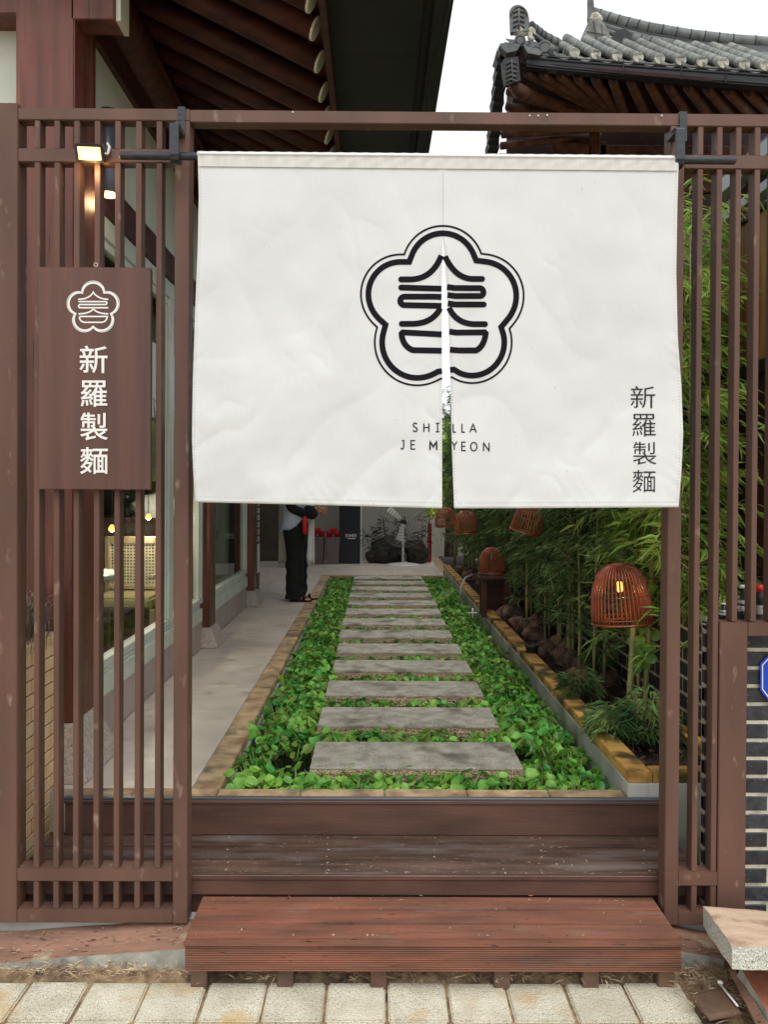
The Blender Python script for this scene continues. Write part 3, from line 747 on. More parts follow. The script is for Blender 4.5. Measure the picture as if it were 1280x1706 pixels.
def lobes_cloth():
    Z = lambda x, y: (580 + x / ZS_, 350 + y / ZS_)
    def lobe(c, p0, p1, rm, n=30, cw=True):
        a0 = math.atan2(p0[1] - c[1], p0[0] - c[0]); a1 = math.atan2(p1[1] - c[1], p1[0] - c[0])
        if a1 < a0: a1 += 2 * math.pi
        r0 = math.hypot(p0[0] - c[0], p0[1] - c[1]); r1 = math.hypot(p1[0] - c[0], p1[1] - c[1])
        o = []
        for i in range(n + 1):
            t = i / n; base = r0 + (r1 - r0) * t; r_ = base + (rm - (r0 + r1) / 2) * math.sin(math.pi * t) ** .7 if 0 < t < 1 else base
            o.append((c[0] + r_ * math.cos(a0 + (a1 - a0) * t), c[1] + r_ * math.sin(a0 + (a1 - a0) * t)))
        return o
    J1, J2, J3, J4, J5 = (370, 290), (885, 285), (1072, 785), (656, 1122), (190, 775)
    pts = lobe((627, 363), J1, J2, 262)[:-1] + lobe((905, 548), J2, J3, 256)[:-1] + lobe((798, 885), J3, (690, 1108), 276) + lobe((456, 888), (612, 1118), J5, 274)[:-1] + lobe((342, 545), J5, J1, 256)[:-1]
    return pts, Z
pts, Z = lobes_cloth()
cx_, cy_ = 627, 640
def shrink(pts, d):   # parallel curve inwards
    n = len(pts); o = []
    for i, p in enumerate(pts):
        a, c = pts[i - 1], pts[(i + 1) % n]
        t1 = Vector((p[0] - a[0], p[1] - a[1])).normalized(); t2 = Vector((c[0] - p[0], c[1] - p[1])).normalized()
        t = t1 + t2; t = t.normalized() if t.length > .2 else t1
        k = 1 / max(.75, t.dot(t1)); o.append((p[0] - t.y * d * k, p[1] + t.x * d * k))
    return o
kp = lambda x, y: y < 392 or not (SLx(y) - .2 < x < SRx(y) + .5)
b = B(); stroke(b, [Z(*p) for p in shrink(pts, 3)], 3.1, lambda x, y: NP(x, y, .0024), closed=True, keep=kp, step=1.6)
b.obj('emblem_outline', M['ink'], noren, fix=False)
b = B(); stroke(b, [Z(*p) for p in shrink(pts, 52)], 9.6, lambda x, y: NP(x, y, .0024), closed=True, keep=kp, step=1.6)
b.obj('emblem_outline', M['ink'], noren, fix=False)
# latin letters as strokes, unit box 0..1 (y down)
LET = {'S': [[(.85, .14), (.6, .0), (.3, .02), (.1, .2), (.25, .42), (.7, .55), (.9, .76), (.72, .98), (.35, 1.0), (.08, .84)]],
       'H': [[(.1, 0), (.1, 1)], [(.9, 0), (.9, 1)], [(.1, .48), (.9, .48)]], 'I': [[(.5, 0), (.5, 1)], [(.15, 0), (.85, 0)], [(.15, 1), (.85, 1)]],
       'L': [[(.1, 0), (.1, 1), (.8, 1)]], 'A': [[(.02, 1), (.5, 0), (.98, 1)], [(.2, .66), (.8, .66)]], 'J': [[(.35, 0), (.8, 0), (.8, .75), (.6, .98), (.25, .98), (.05, .85)]],
       'E': [[(.9, 0), (.1, 0), (.1, 1), (.9, 1)], [(.1, .48), (.8, .48)]], 'M': [[(.05, 1), (.08, 0), (.5, .62), (.92, 0), (.95, 1)]],
       'Y': [[(.02, 0), (.5, .5), (.98, 0)], [(.5, .5), (.5, 1)]], 'O': [[(.5 + .46 * math.sin(a * math.pi / 8), .5 - .5 * math.cos(a * math.pi / 8)) for a in range(17)]],
       'N': [[(.08, 1), (.08, 0), (.92, 1), (.92, 0)]]}
b = B()
for ch, zx, zy, zw in (('S', 428, 1408, 34), ('H', 498, 1410, 42), ('I', 576, 1410, 34), ('L', 694, 1412, 26), ('L', 752, 1412, 28), ('A', 806, 1414, 44),
                       ('J', 348, 1524, 26), ('E', 414, 1524, 34), ('M', 540, 1530, 50), ('Y', 686, 1530, 36), ('E', 750, 1534, 34), ('O', 810, 1536, 46), ('N', 894, 1538, 44)):
    for s in LET[ch]:
        stroke(b, [Z(zx + u * zw, zy + v * 56) for u, v in s], 2.0 if ch != 'M' else 2.6, lambda x, y: NP(x, y, .0024), (0, 0))
b.obj('printed_letters', M['ink2'], noren, fix=False)
# cjk characters from Blender's own font
def glyph_mesh(ch, bold=0.):
    c = bpy.data.curves.new('text', 'FONT'); c.body = ch; c.resolution_u = 3; c.fill_mode = 'FRONT'
    c.offset = min(bold, 0); c.bevel_depth = max(bold, 0); c.bevel_resolution = 0
    o = bpy.data.objects.new('text', c); COL.objects.link(o); bpy.context.view_layer.update()
    me = bpy.data.meshes.new_from_object(o.evaluated_get(bpy.context.evaluated_depsgraph_get()))
    vs = [tuple(v.co) for v in me.vertices]; fs = [tuple(p.vertices) for p in me.polygons]
    bpy.data.objects.remove(o); bpy.data.curves.remove(c); bpy.data.meshes.remove(me)
    return vs, fs
CH = '新羅製麵'
for ch, cxp, y0_, y1_, w_ in (('新', 1072, 643, 680, 41), ('羅', 1074, 689.5, 727, 39), ('製', 1075, 736, 774, 39), ('麵', 1074, 783, 820, 38)):
    vs, fs = glyph_mesh(ch, -.004); X0 = min(v[0] for v in vs); X1 = max(v[0] for v in vs); Yb = min(v[1] for v in vs); Yt = max(v[1] for v in vs)
    b = B(); b.add([NP(cxp - w_ / 2 + (v[0] - X0) / (X1 - X0) * w_, y1_ - (v[1] - Yb) / (Yt - Yb) * (y1_ - y0_), .0026) for v in vs], fs)
    b.obj('printed_character', M['ink2'], noren, fix=False)

# ================================================================== SIGNBOARD
DS = DG - .012
sg = thing('signboard', 'brown wooden shop signboard with white emblem and four white characters', 'sign', U(156, 630, DS))
a, c = U(63.5, 444.5, DS - .02), U(250, 816, DS - .02)
bb('board', a.x, c.x, DS - .02, DS + .004, c.z, a.z, M['sign'], sg, .002, 2)
p = U(159, 441, DS - .006); B().tube([p + Vector((.007 * math.cos(q), 0, .007 * math.sin(q))) for q in [i * .5236 for i in range(13)]], .0014, 6).obj('hanging_ring', M['palemetal'], sg)
DP = DS - .0212
def SP(x, y): return U(x, y, DP)
def signlobes(cx, cy, Rr):
    o = []; d, r_ = .56 * Rr, .44 * Rr
    for k in range(5):
        a = -90 + 72 * k; c_ = (cx + d * math.cos(R(a)), cy + d * math.sin(R(a)))
        ja = .745 * Rr; jp = (cx + ja * math.cos(R(a - 36)), cy + ja * math.sin(R(a - 36))); jn = (cx + ja * math.cos(R(a + 36)), cy + ja * math.sin(R(a + 36)))
        a0 = math.degrees(math.atan2(jp[1] - c_[1], jp[0] - c_[0])); a1 = math.degrees(math.atan2(jn[1] - c_[1], jn[0] - c_[0]))
        while a1 < a0: a1 += 360
        o += arc(c_[0], c_[1], r_, r_, a0, a1, 16)[:-1]
    return o
def raised(pts_list, wd, m, nm, closed=False, P=SP, step=1.2):
    b = B()
    for pts_, caps in pts_list: stroke(b, pts_, wd, P, caps, closed=closed, step=step)
    o = b.obj(nm, m, sg, fix=False); return o
ec = (154.8, 513)
raised([(signlobes(*ec, 45), (0, 0))], 1.0, M['white_paint'], 'emblem_outline', True)
raised([(signlobes(*ec, 42), (0, 0))], 3.4, M['white_paint'], 'emblem_outline', True)
sgl = []
for pts_, caps in glyph():
    q = [(ec[0] + gx_ * .0905, 486.3 + (gy_ - 300) * .0812) for gx_, gy_ in pts_]
    sgl.append((q, caps))
ss = 1 / 3.709
T = lambda x, y: (x * ss, 400 + y * ss)
sgl = [([T(*p) for p in [(486, 366)] + bez((520, 362), (560, 350), (575, 322), 8)[0:] + bez((575, 322), (592, 350), (632, 362), 8)[1:] + [(664, 366)]], (1, 1)),
       ([T(*p) for p in [(486, 380), (650, 380)] + arc(650, 389, 9, 9, -90, 90, 6) + [(494, 398)] + arc(494, 408, 10, 10, 270, 90, 6) + [(664, 418)]], (1, 1)),
       ([T(*p) for p in [(486, 456)] + bez((520, 453), (560, 446), (575, 424), 8) + bez((575, 424), (592, 446), (632, 453), 8)[1:] + [(664, 456)]], (1, 1)),
       ([T(*p) for p in [(488, 472), (662, 472)] + bez((662, 472), (656, 504), (630, 508), 6)[1:] + [(520, 508)] + bez((520, 508), (492, 504), (488, 474), 6)[1:]], (0, 0))]
raised(sgl, 2.5, M['white_paint'], 'emblem_glyph')
for ch, y0_, y1_, x0_, x1_ in (('新', 576, 622, 132, 179), ('羅', 634, 678, 134, 178.5), ('製', 687.5, 734, 133, 179.5), ('麵', 745, 790, 133, 179.5)):
    vs, fs = glyph_mesh(ch, .010); X0 = min(v[0] for v in vs); X1 = max(v[0] for v in vs); Yb = min(v[1] for v in vs); Yt = max(v[1] for v in vs)
    b = B(); b.add([SP(x0_ + (v[0] - X0) / (X1 - X0) * (x1_ - x0_), y1_ - (v[1] - Yb) / (Yt - Yb) * (y1_ - y0_)) - Vector((0, .0012 + .06 * v[2], 0)) for v in vs], fs)
    o = b.obj('character', M['white_paint'], sg, fix=False)

# ================================================================== FLOODLIGHT
fl = thing('floodlight', 'small lit floodlight clamped on the left gate rail', 'lamp', U(150, 255, DG - .03))
fl.rotation_euler = (R(28), 0, R(4))
def lb(nm, x0, x1, y0, y1, z0, z1, m, par, bev=.002): return bb(nm, x0, x1, y0, y1, z0, z1, m, par, bev, 2, world=False)
lb('housing', -.052, .052, -.012, .016, -.032, .032, M['black_metal'], fl, .004)
for k in range(9): lb('fin', -.045 + k * .0112, -.043 + k * .0112, .016, .03, -.028, .028, M['black_metal'], fl, 0)
lb('glow_panel', -.041, .041, -.0135, -.0125, -.022, .022, M['flood'], fl, 0)
b = B().tube([(.054, .0, 0), (.064, .0, .0), (.064, .04, .02), (.052, .06, .03)], .005, 6); b.obj('yoke', M['palemetal'], fl, local=True)
ld = bpy.data.lights.new('floodlight_beam', 'AREA'); ld.energy = .1; ld.size = .05; ld.color = (1, .62, .28)
lo = bpy.data.objects.new('floodlight_beam', ld); COL.objects.link(lo); lo.parent = fl; lo.location = (0, -.02, -.005); lo.rotation_euler = (R(60), 0, 0)
pl = bpy.data.lights.new('floodlight_spill', 'POINT'); pl.energy = .5; pl.shadow_soft_size = .02; pl.color = (1, .62, .28)
po = bpy.data.objects.new('floodlight_spill', pl); COL.objects.link(po); po.parent = fl; po.location = (.01, -.03, -.05)

# ================================================================== COURTYARD: kerbs, floor, pond
XW = -1.45                     # face of the restaurant wall
XK0, XK1 = -.8135, -.69        # left kerb
XR = 1.123                     # right pond wall face
PD0, PD1 = 3.47, 11.95
fr = thing('floor', None, None, (0, 6, ZF), kind='structure')
b = B().box(-4.6, XK0 - .002, 3.47, 15.2, ZF - .2, ZF - .006); b.box(XK0 - .002, 1.08, 12.08, 15.2, ZF - .2, ZF - .006); b.box(-1.34, XK0 - .002, 3.392, 3.47, ZF - .2, ZF - .03)
b.obj('screed', M['grout'], fr)
tm = bevbox(.598, .5975, .02, M['tile'], .0015)
y = 3.47
k = 0
y = 3.475
while y < 15.0:
    for (xa_, xb_) in ((XW + .003, XK0 - .003), (-2.06, XW - .002)):
        if xb_ < XW and y < 8.9: continue
        bb('tile', xa_, xb_, y, y + .597, ZF - .02, ZF + rnd.uniform(-.0006, .0006), M['tile'], fr, .0012)
    y += .6
for y_ in (12.085, 12.688, 13.29, 13.89, 14.5):
    for i in range(3): bb('tile', XK0 + .6 * i + .002, min(1.08, XK0 + .6 * (i + 1) - .002), y_, y_ + .597, ZF - .02, ZF, M['tile'], fr, .0012)
kb = thing('kerb', 'tan sandstone kerb edging the planted pond', 'kerb', (0, 3.4, ZF))
def kstone(x0, x1, y0, y1, z1=ZF, z0=None, m='kerb', nm='stone', par=None):
    z0 = ZF - .045 if z0 is None else z0
    o = bb(nm, x0, x1, y0, y1, z0, z1, M[m], par or kb, .004, 2, rot=(0, 0, 0)); o.location.z += rnd.uniform(-.0015, .002); return o
x = -1.335; nxt = [-1.06, U(360, 1325, 3.4).x, U(500, 1325, 3.4).x, U(641, 1325, 3.4).x, U(780, 1325, 3.4).x, U(917, 1325, 3.4).x, 1.118]
for xx in nxt: kstone(x + .002, xx - .002, 3.392, 3.468); x = xx
y = 3.472
while y < 11.9:
    L = rnd.uniform(.33, .38); kstone(XK0, XK1, y, min(y + L - .004, 11.95)); y += L
x = XK0
while x < 1.08: kstone(x, min(1.1, x + .356), 11.955, 12.08); x += .36
# left kerb lower ledge
bb('ledge', XK1 + .001, XK1 + .014, 3.474, 11.95, ZF - .13, ZF - .047, M['concrete'], kb, .002)
# pond
pb = B().box(-.86, 1.2, 3.40, 12.0, -.05, .06); tag(pb.obj('pond_bed', M['mud']), kind='structure')
bb('pond_wall', XK0, XK1, 3.40, 12.0, .05, ZF - .046, M['concrete'], kb, 0)
bb('front_wall', -.69, 1.12, 3.396, 3.466, .05, ZF - .0465, M['concrete'], kb, 0)
ZW = ZF - .115
wv = B().add([(XK1 - .03, 3.45, ZW), (XR + .02, 3.45, ZW), (XR + .02, 11.98, ZW), (XK1 - .03, 11.98, ZW)], [(0, 1, 2, 3)])
tag(wv.obj('water', M['water']), kind='structure')
# stepping stones
sxl, sxr = -.311, .726
for k in range(13):
    yb_ = 4.12 + k * .655; yf = yb_ - .385
    lab = {0: 'nearest pebble edged slab of the pond path, fully in view behind the front kerb', 12: 'farthest slab of the pond path, just before the back floor'}.get(k, '%s stepping slab of the pond path counted from the gate' % ORD[k])
    t = thing('stepping_stone', lab, 'stepping stone', ((sxl + sxr) / 2, (yb_ + yf) / 2, ZF - .045), group='slabs of the stepping path across the pond')
    jit = rnd.uniform(-.008, .008)
    me = bevbox(sxr - sxl, .385, .012, M['step_stone'], .004, 2); link('slab_top', me, t, ((sxl + sxr) / 2 + jit, (yb_ + yf) / 2, ZF - .006))
    bm = bmesh.new(); bmesh.ops.create_cube(bm, size=1, matrix=Matrix.Diagonal((sxr - sxl + .004, .389, .062, 1)))
    bmesh.ops.subdivide_edges(bm, edges=bm.edges[:], cuts=14, use_grid_fill=True) if k < 3 else None
    me = bpy.data.meshes.new('pebble_edge'); bm.to_mesh(me); bm.free(); me.materials.append(M['pebble'])
    if k < 3:
        rough_bm(me, .006, 70, k)
    link('pebble_edge', me, t, ((sxl + sxr) / 2 + jit, (yb_ + yf) / 2, ZF - .0435))
    bb('support', sxl + .1, sxr - .1, yf + .08, yb_ - .08, .05, ZF - .078, M['mud'], t, 0)

# right planter wall and cap
ZC0, ZC1 = ZF + .056, ZF + .103
pw = thing('planter_wall', 'long grey concrete planter wall capped with yellow stone beside the pond', 'planter wall', (XR, 3.4, ZF))
bb('wall_face', XR, XR + .09, 3.392, 12.6, .05, ZC0 - .001, M['concrete'], pw, .002)
bb('wall_face', XR + .0905, 1.68, 3.394, 3.47, .05, ZC0 - .001, M['concrete'], pw, .002)
y = 3.40; k = 0
while y < 12.5:
    L = .355 + rnd.uniform(-.01, .01) if k else .42
    o = bb('cap_stone', XR + .006, XR + .112, y + .0015, y + L - .0015, ZC0, ZC1 + rnd.uniform(-.001, .0015), M['cap'], pw, .003, 2); y += L; k += 1
x = XR + .114
for L in (.20, .20, .16): bb('cap_stone', x + .0015, x + L - .0015, 3.402, 3.49, ZC0, ZC1, M['cap'], pw, .003, 2); x += L
bb('cap_stone', 1.585, 1.655, 3.50, 4.6, ZC0, ZC1, M['cap'], pw, .003, 2)
# soil bed
b = B(); vs = []; fs = []; nx, ny = 12, 90
for j in range(ny + 1):
    for i in range(nx + 1):
        x = XR + .11 + (.62) * i / nx; y = 3.47 + 11.5 * j / ny
        z = ZF + .03 + .03 * (i / nx) + .025 * noise.noise(Vector((x * 5, y * 4, 0))) + .012 * noise.noise(Vector((x * 20, y * 20, 0)))
        vs.append((x, y, z))
for j in range(ny):
    for i in range(nx): a = j * (nx + 1) + i; fs.append((a, a + 1, a + nx + 2, a + nx + 1))
b.add(vs, fs); tag(b.obj('soil', M['soil'], smooth=True), kind='structure')
b = B()
for k in range(1500):
    x = rnd.uniform(1.25, 1.7); y = 3.5 + 9 * rnd.random() ** 1.8
    p = Vector((x, y, ZF + .055 + rnd.uniform(0, .03))); yaw = rnd.uniform(0, 6.3); L = rnd.uniform(.012, .05)
    leaf_at(b, p, L, L * .45, yaw, rnd.uniform(-.3, .4), .5)
tag(b.obj('bark_mulch', M['bark'], fix=False), kind='stuff', label='brown bark chips covering the planter soil', cat='mulch')

# ================================================================== HYACINTHS
def hy_leaf(b, base, yaw, lean, h, r_, seed):
    """one leaf: swollen stem then a cupped round blade"""
    rr = random.Random(seed); d = Vector((math.cos(yaw), math.sin(yaw), 0))
    tip = base + d * (h * math.tan(lean)) * .8 + Vector((0, 0, h))
    b.cur = 1
    b.tube([base, base.lerp(tip, .3) + d * .003, base.lerp(tip, .65), tip], [.004, .0075, .004, .0018], 5, False)
    b.cur = 0
    nrm = (Vector((0, 0, 1)) * rr.uniform(.45, 1.) + d * rr.uniform(-.1, .9) + Vector((rr.uniform(-.35, .35), rr.uniform(-.7, .15), 0))).normalized()
    f = (d - nrm * d.dot(nrm)).normalized(); s = nrm.cross(f); n = 10
    c = tip + f * r_ * .7
    ring = []; mid = []
    for i in range(n):
        a = 2 * math.pi * i / n; ra = r_ * (1 + .10 * math.cos(2 * a)) * (1 - .25 * (math.cos(a) < -.95))
        ring.append(c + f * math.cos(a) * ra + s * math.sin(a) * ra * .98 + nrm * r_ * (.26 * abs(math.sin(a)) ** 1.5 + .10 + .05 * rr.uniform(-1, 1)))
        mid.append(c + f * math.cos(a) * ra * .55 + s * math.sin(a) * ra * .55 + nrm * r_ * (.06 * abs(math.sin(a)) + .02))
    vs = [c] + mid + ring
    b.add(vs, [(0, 1 + i, 1 + (i + 1) % n) for i in range(n)] + [(1 + i, 1 + n + i, 1 + n + (i + 1) % n, 1 + (i + 1) % n) for i in range(n)])
def leaf_params(seed):
    rr = random.Random(seed); o = []
    for k in range(rr.randint(7, 10)):
        yaw = k * 2.4 + rr.uniform(-.4, .4); o.append((yaw, rr.uniform(.2, .75), rr.uniform(.045, .105), rr.uniform(.018, .031), seed * 31 + k))
    return o
NV = 7; hy_me = []; hy_leaves = []
for s in range(NV):
    b = B(); lv = []
    for q in leaf_params(s):
        base = Vector((math.cos(q[0]) * .008, math.sin(q[0]) * .008, 0))
        hy_leaf(b, base, *q); b1 = B(); hy_leaf(b1, base, *q); lv.append(b1.mesh('leaf', [M['hya'], M['hyastem']], True, fix=False))
    hy_me.append(b.mesh('hyacinth', [M['hya'], M['hyastem']], True, fix=False)); hy_leaves.append(lv)
spots = []
def gapdens(x, y):
    if x < sxl - .01 or sxr + .01 < x: 
        # open dark water patches near the front
        if x < sxl + .02 and 3.70 < y < 4.14 and x > -.58: return 0
        if x > sxr and 3.90 < y < 4.25 and x < .90: return 0
        return 1
    for k in range(13):
        yb_ = 4.12 + k * .655
        if yb_ - .385 + .012 < y < yb_ + .02: return 0
    return .95
tries = 0
while tries < 26000 and len(spots) < 1250:
    tries += 1
    x = rnd.uniform(XK1 + .065, XR - .065); y = rnd.uniform(3.525, 11.9)
    if rnd.random() > gapdens(x, y): continue
    md = .053 if y < 6 else .064
    if any((x - a) ** 2 + (y - c_) ** 2 < md * md for a, c_ in spots): continue
    spots.append((x, y))
spots.sort(key=lambda p: p[1])
far = B()
for i, (x, y) in enumerate(spots):
    s = rnd.randrange(NV); an = rnd.uniform(0, 6.28); inpath = sxl < x < sxr
    sc_ = rnd.uniform(.85, 1.2) * (.92 if inpath else 1.0) * (1.08 if y < 4.6 else 1.0)
    if inpath and y > 4.2: sc_ *= .98
    if i < 300:
        left = x < sxl
        kk = max(0, min(12, int((y - 3.6) / .655)))
        sd_ = 'left' if left else 'right'
        if inpath: lab = 'bright water hyacinth by the front kerb, before the %s of the nearest slab' % ('left end' if x < -.05 else 'middle' if x < .45 else 'right end') if y < 3.75 else 'small water hyacinth in the gap behind the %s slab of the path' % ORD[max(0, min(11, int((y - 4.1) / .655)))]
        elif y < 3.75: lab = 'large leaved water hyacinth in the front %s corner of the pond' % sd_
        else: lab = 'glossy water hyacinth in the %s strip, beside the %s slab of the path' % (sd_, ORD[kk])
        grp = ('water hyacinths in the left strip' if left else 'water hyacinths in the right strip') if not inpath else ('water hyacinths along the front kerb' if y < 3.72 else 'water hyacinths between the slabs')
        if i < 64:
            t = thing('water_hyacinth', lab, 'water plant', (x, y, ZW - .006), (0, 0, an), group=grp); t.scale = (sc_,) * 3
            for me in hy_leaves[s]: link('leaf', me, t, world=False)
        else:
            o = link('water_hyacinth', hy_me[s], None, (x, y, ZW - .006), (0, 0, an), (sc_,) * 3); tag(o, lab, 'water plant', grp)
    else:
        ca, sa = math.cos(an) * sc_, math.sin(an) * sc_
        me = hy_me[s]
        base = len(far.v)
        far.v += [(x + v.co.x * ca - v.co.y * sa, y + v.co.x * sa + v.co.y * ca, ZW - .006 + v.co.z * sc_) for v in me.vertices]
        far.f += [tuple(q + base for q in p.vertices) for p in me.polygons]; far.mi += [p.material_index for p in me.polygons]
tag(far.obj('water_hyacinth_bed', [M['hya'], M['hyastem']], smooth=True, fix=False), kind='stuff', label='dense bed of water hyacinths in the far part of the pond', cat='water plants')
# low round leaves on the water
b = B()
for k in range(160):
    x = rnd.choice([rnd.uniform(XK1 + .03, sxl), rnd.uniform(sxr, XR - .03)]); y = 3.5 + rnd.random() ** 2 * 3
    r_ = rnd.uniform(.008, .02); b.add([(x + r_ * math.cos(a), y + r_ * math.sin(a), ZW + .003 + rnd.uniform(0, .002)) for a in [i * .785 for i in range(8)]], [tuple(range(8))])
tag(b.obj('floating_leaves', M['hya'], fix=False), kind='stuff', label='small round leaves floating on the dark pond water', cat='water plants')

# ================================================================== LAVA ROCKS
def rock_mesh(seed, m=M['lava'], sub=3):
    bm = bmesh.new(); bmesh.ops.create_icosphere(bm, subdivisions=sub, radius=1)
    for v in bm.verts:
        c = v.co.copy(); o_ = Vector((seed * 5.3, seed * 1.7, 0))
        v.co *= 1 + .38 * noise.noise(c * 1.1 + o_) + .2 * noise.noise(c * 2.7 + o_) + .10 * noise.noise(c * 7 + o_)
    me = bpy.data.meshes.new('rock'); bm.to_mesh(me); bm.free(); me.materials.append(m); me.polygons.foreach_set('use_smooth', [True] * len(me.polygons)); return me
rocks = [rock_mesh(s) for s in range(5)]
rock_sp = [(975, 1128, 5.6, .16, 'large reddish porous rock at the near end of the bed'), (905, 1100, 6.1, .12, 'brown porous rock just left of the large reddish rock'),
           (935, 1080, 6.3, .14, 'rugged brown rock behind the large reddish rock'), (885, 1045, 7.0, .13, 'dark brown rock near the middle of the bed'),
           (925, 1035, 7.2, .13, 'grey brown rock behind the small dark pot'), (850, 1025, 7.7, .13, 'round grey rock right of the lantern pedestal'),
           (870, 1000, 8.3, .12, 'low dark rock beyond the lantern pedestal'), (1010, 1150, 5.2, .10, 'small rough rock by the bamboo poles')]
for i, (px, py, D, r_, lab) in enumerate(rock_sp):
    p = U(px, py, D)
    o = link('lava_rock', rocks[i % 5], None, (max(1.32, p.x), D, max(ZF + .06, p.z)), (rnd.uniform(-.4, .4), rnd.uniform(-.4, .4), rnd.uniform(0, 6)), (r_, r_ * .9, r_ * .8)); tag(o, lab, 'rock', 'lava rocks in the bamboo bed')
b_n = 0
for k in range(26):
    y = rnd.uniform(5.0, 12.2); x = rnd.uniform(1.34, 1.52); r_ = rnd.uniform(.07, .12)
    o = link('lava_rock', rocks[k % 5], None, (x, y, ZF + .07), (rnd.uniform(-1, 1), 0, rnd.uniform(0, 6)), (r_, r_, r_ * .8))
    tag(o, 'dark lava rock in the shade under the bamboo', 'rock', 'shaded lava rocks under the bamboo')

# ================================================================== BAMBOO
def bleaf(b, p, d, L, W, droop=.35):
    d = d.normalized(); s = d.cross(Vector((0, 0, 1)))
    s = s.normalized() if s.length > .1 else Vector((1, 0, 0))
    s = (s + Vector((0, 0, rnd.uniform(-.7, .7)))).normalized()
    m1 = p + d * L * .4 + Vector((0, 0, -L * droop * .12)); tip = p + d * L + Vector((0, 0, -L * droop))
    b.add([p, m1 + s * W / 2, m1 - s * W / 2, tip], [(0, 1, 3), (0, 3, 2)])
def bamboo_mesh(seed, H, nspray, leafm, low=.15, spread=.26):
    global rnd
    keep_r = rnd; rnd = random.Random(seed * 13 + 5)
    lx, ly = rnd.uniform(-.12, .12), rnd.uniform(-.15, .15)
    c = lambda t: Vector((lx * t * t, ly * t * t, H * t))
    cu = B(); nseg = 12
    pts = [c(t / nseg) for t in range(nseg + 1)]
    cu.tube(pts, [.011 * (1 - .75 * i / nseg) for i in range(nseg + 1)], 7)
    for i in range(1, nseg): cu.tube([pts[i] - Vector((0, 0, .004)), pts[i] + Vector((0, 0, .004))], .0135 * (1 - .75 * i / nseg), 7)
    fo = B()
    for k in range(nspray):
        t = low + (1 - low) * (k / nspray) ** .8; p = c(min(1, t + rnd.uniform(-.02, .02))); yaw = rnd.uniform(0, 6.28)
        d = Vector((math.cos(yaw), math.sin(yaw), rnd.uniform(.1, .8))).normalized(); L = rnd.uniform(.4, 1.) * spread
        q = p + d * L; q2 = q + d * L * .4 + Vector((0, 0, -L * .35))
        fo.cur = 1; fo.tube([p, q, q2], [.0022, .0015, .0008], 3, False); fo.cur = 0
        for j in range(rnd.randint(12, 20)):
            u = rnd.uniform(.3, 1.); bp = p.lerp(q, u * 1.0) if rnd.random() < .6 else q.lerp(q2, rnd.random())
            ya = yaw + rnd.uniform(-1.3, 1.3); dd = Vector((math.cos(ya), math.sin(ya), rnd.uniform(-.7, .45)))
            bleaf(fo, bp + Vector((rnd.gauss(0, .012), rnd.gauss(0, .012), rnd.gauss(0, .012))), dd, rnd.uniform(.06, .125), rnd.uniform(.009, .016), rnd.uniform(.1, .6))
    rnd = keep_r
    return cu.mesh('culm', M['culm'], True, fix=False), fo.mesh('foliage', [leafm, M['culm']], False, fix=False)
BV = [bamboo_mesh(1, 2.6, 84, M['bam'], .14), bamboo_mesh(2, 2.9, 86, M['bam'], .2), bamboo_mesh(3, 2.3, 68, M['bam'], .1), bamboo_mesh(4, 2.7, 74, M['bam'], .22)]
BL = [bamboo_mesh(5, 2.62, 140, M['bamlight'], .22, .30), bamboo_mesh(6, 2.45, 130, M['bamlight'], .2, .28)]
def bamboo(x, y, var, lab, grp, s=1.):
    t = thing('bamboo_plant', lab, 'bamboo', (x, y, ZF + .04), (0, 0, rnd.uniform(0, 6.28)), grp); t.scale = (s, s, s * rnd.uniform(.92, 1.08))
    link('culm', var[0], t, world=False); link('foliage', var[1], t, world=False); return t
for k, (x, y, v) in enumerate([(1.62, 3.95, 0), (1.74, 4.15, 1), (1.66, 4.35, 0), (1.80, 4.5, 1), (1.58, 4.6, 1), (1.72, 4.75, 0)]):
    bamboo(x, y, BL[v], 'bright yellow green bamboo behind the right gate slats', 'bright bamboos behind the right slats')
y = 4.7; k = 0
while y < 13.8:
    for q in range(2):
        x = rnd.uniform(1.40, 1.64)
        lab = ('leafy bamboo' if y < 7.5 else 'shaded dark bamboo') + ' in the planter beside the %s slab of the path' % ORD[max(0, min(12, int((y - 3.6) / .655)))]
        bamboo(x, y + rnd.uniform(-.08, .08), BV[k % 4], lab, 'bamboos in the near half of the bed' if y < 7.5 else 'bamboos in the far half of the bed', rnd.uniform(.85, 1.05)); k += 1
    y += .30
# taller trees beyond the back wall
def tree(x, y, h, rad, n, lab, zc=None):
    t = thing('broadleaf_tree', lab, 'tree', (x, y, 0), group='trees beyond the courtyard')
    b = B().tube([(x, y, -.1), (x + .05, y, h * .4), (x, y + .1, h * .8)], [.09, .06, .02], 8)
    for k in range(7):
        a = k * .9; b.tube([(x, y, h * (.3 + .07 * k)), (x + math.cos(a) * rad * .6, y + math.sin(a) * rad * .6, h * (.45 + .07 * k))], [.03, .008], 5)
    b.obj('trunk', M['twig'], t, smooth=True)
    b = B()
    cl = [(Vector((rnd.gauss(0, .45) * rad, rnd.gauss(0, .4) * rad, (zc or h * .62) + rnd.gauss(0, .09) * h)), rnd.uniform(.2, .36) * rad) for _ in range(26)]
    for k in range(n):
        c_, r_ = rnd.choice(cl); v = Vector((rnd.gauss(0, 1), rnd.gauss(0, 1), rnd.gauss(0, 1))).normalized() * r_ * rnd.uniform(.6, 1.05)
        bleaf(b, c_ + v, Vector((rnd.gauss(0, 1), rnd.gauss(0, 1), rnd.gauss(0, .6))), rnd.uniform(.08, .16), rnd.uniform(.03, .06))
    b.v = [(q[0] + x, q[1] + y, q[2]) for q in b.v]
    b.obj('crown', M['treeleaf'], t, fix=False)
tree(1.7, 16.6, 4.4, 1.3, 16000, 'yellow green tree seen through the curtain slit', 2.25)
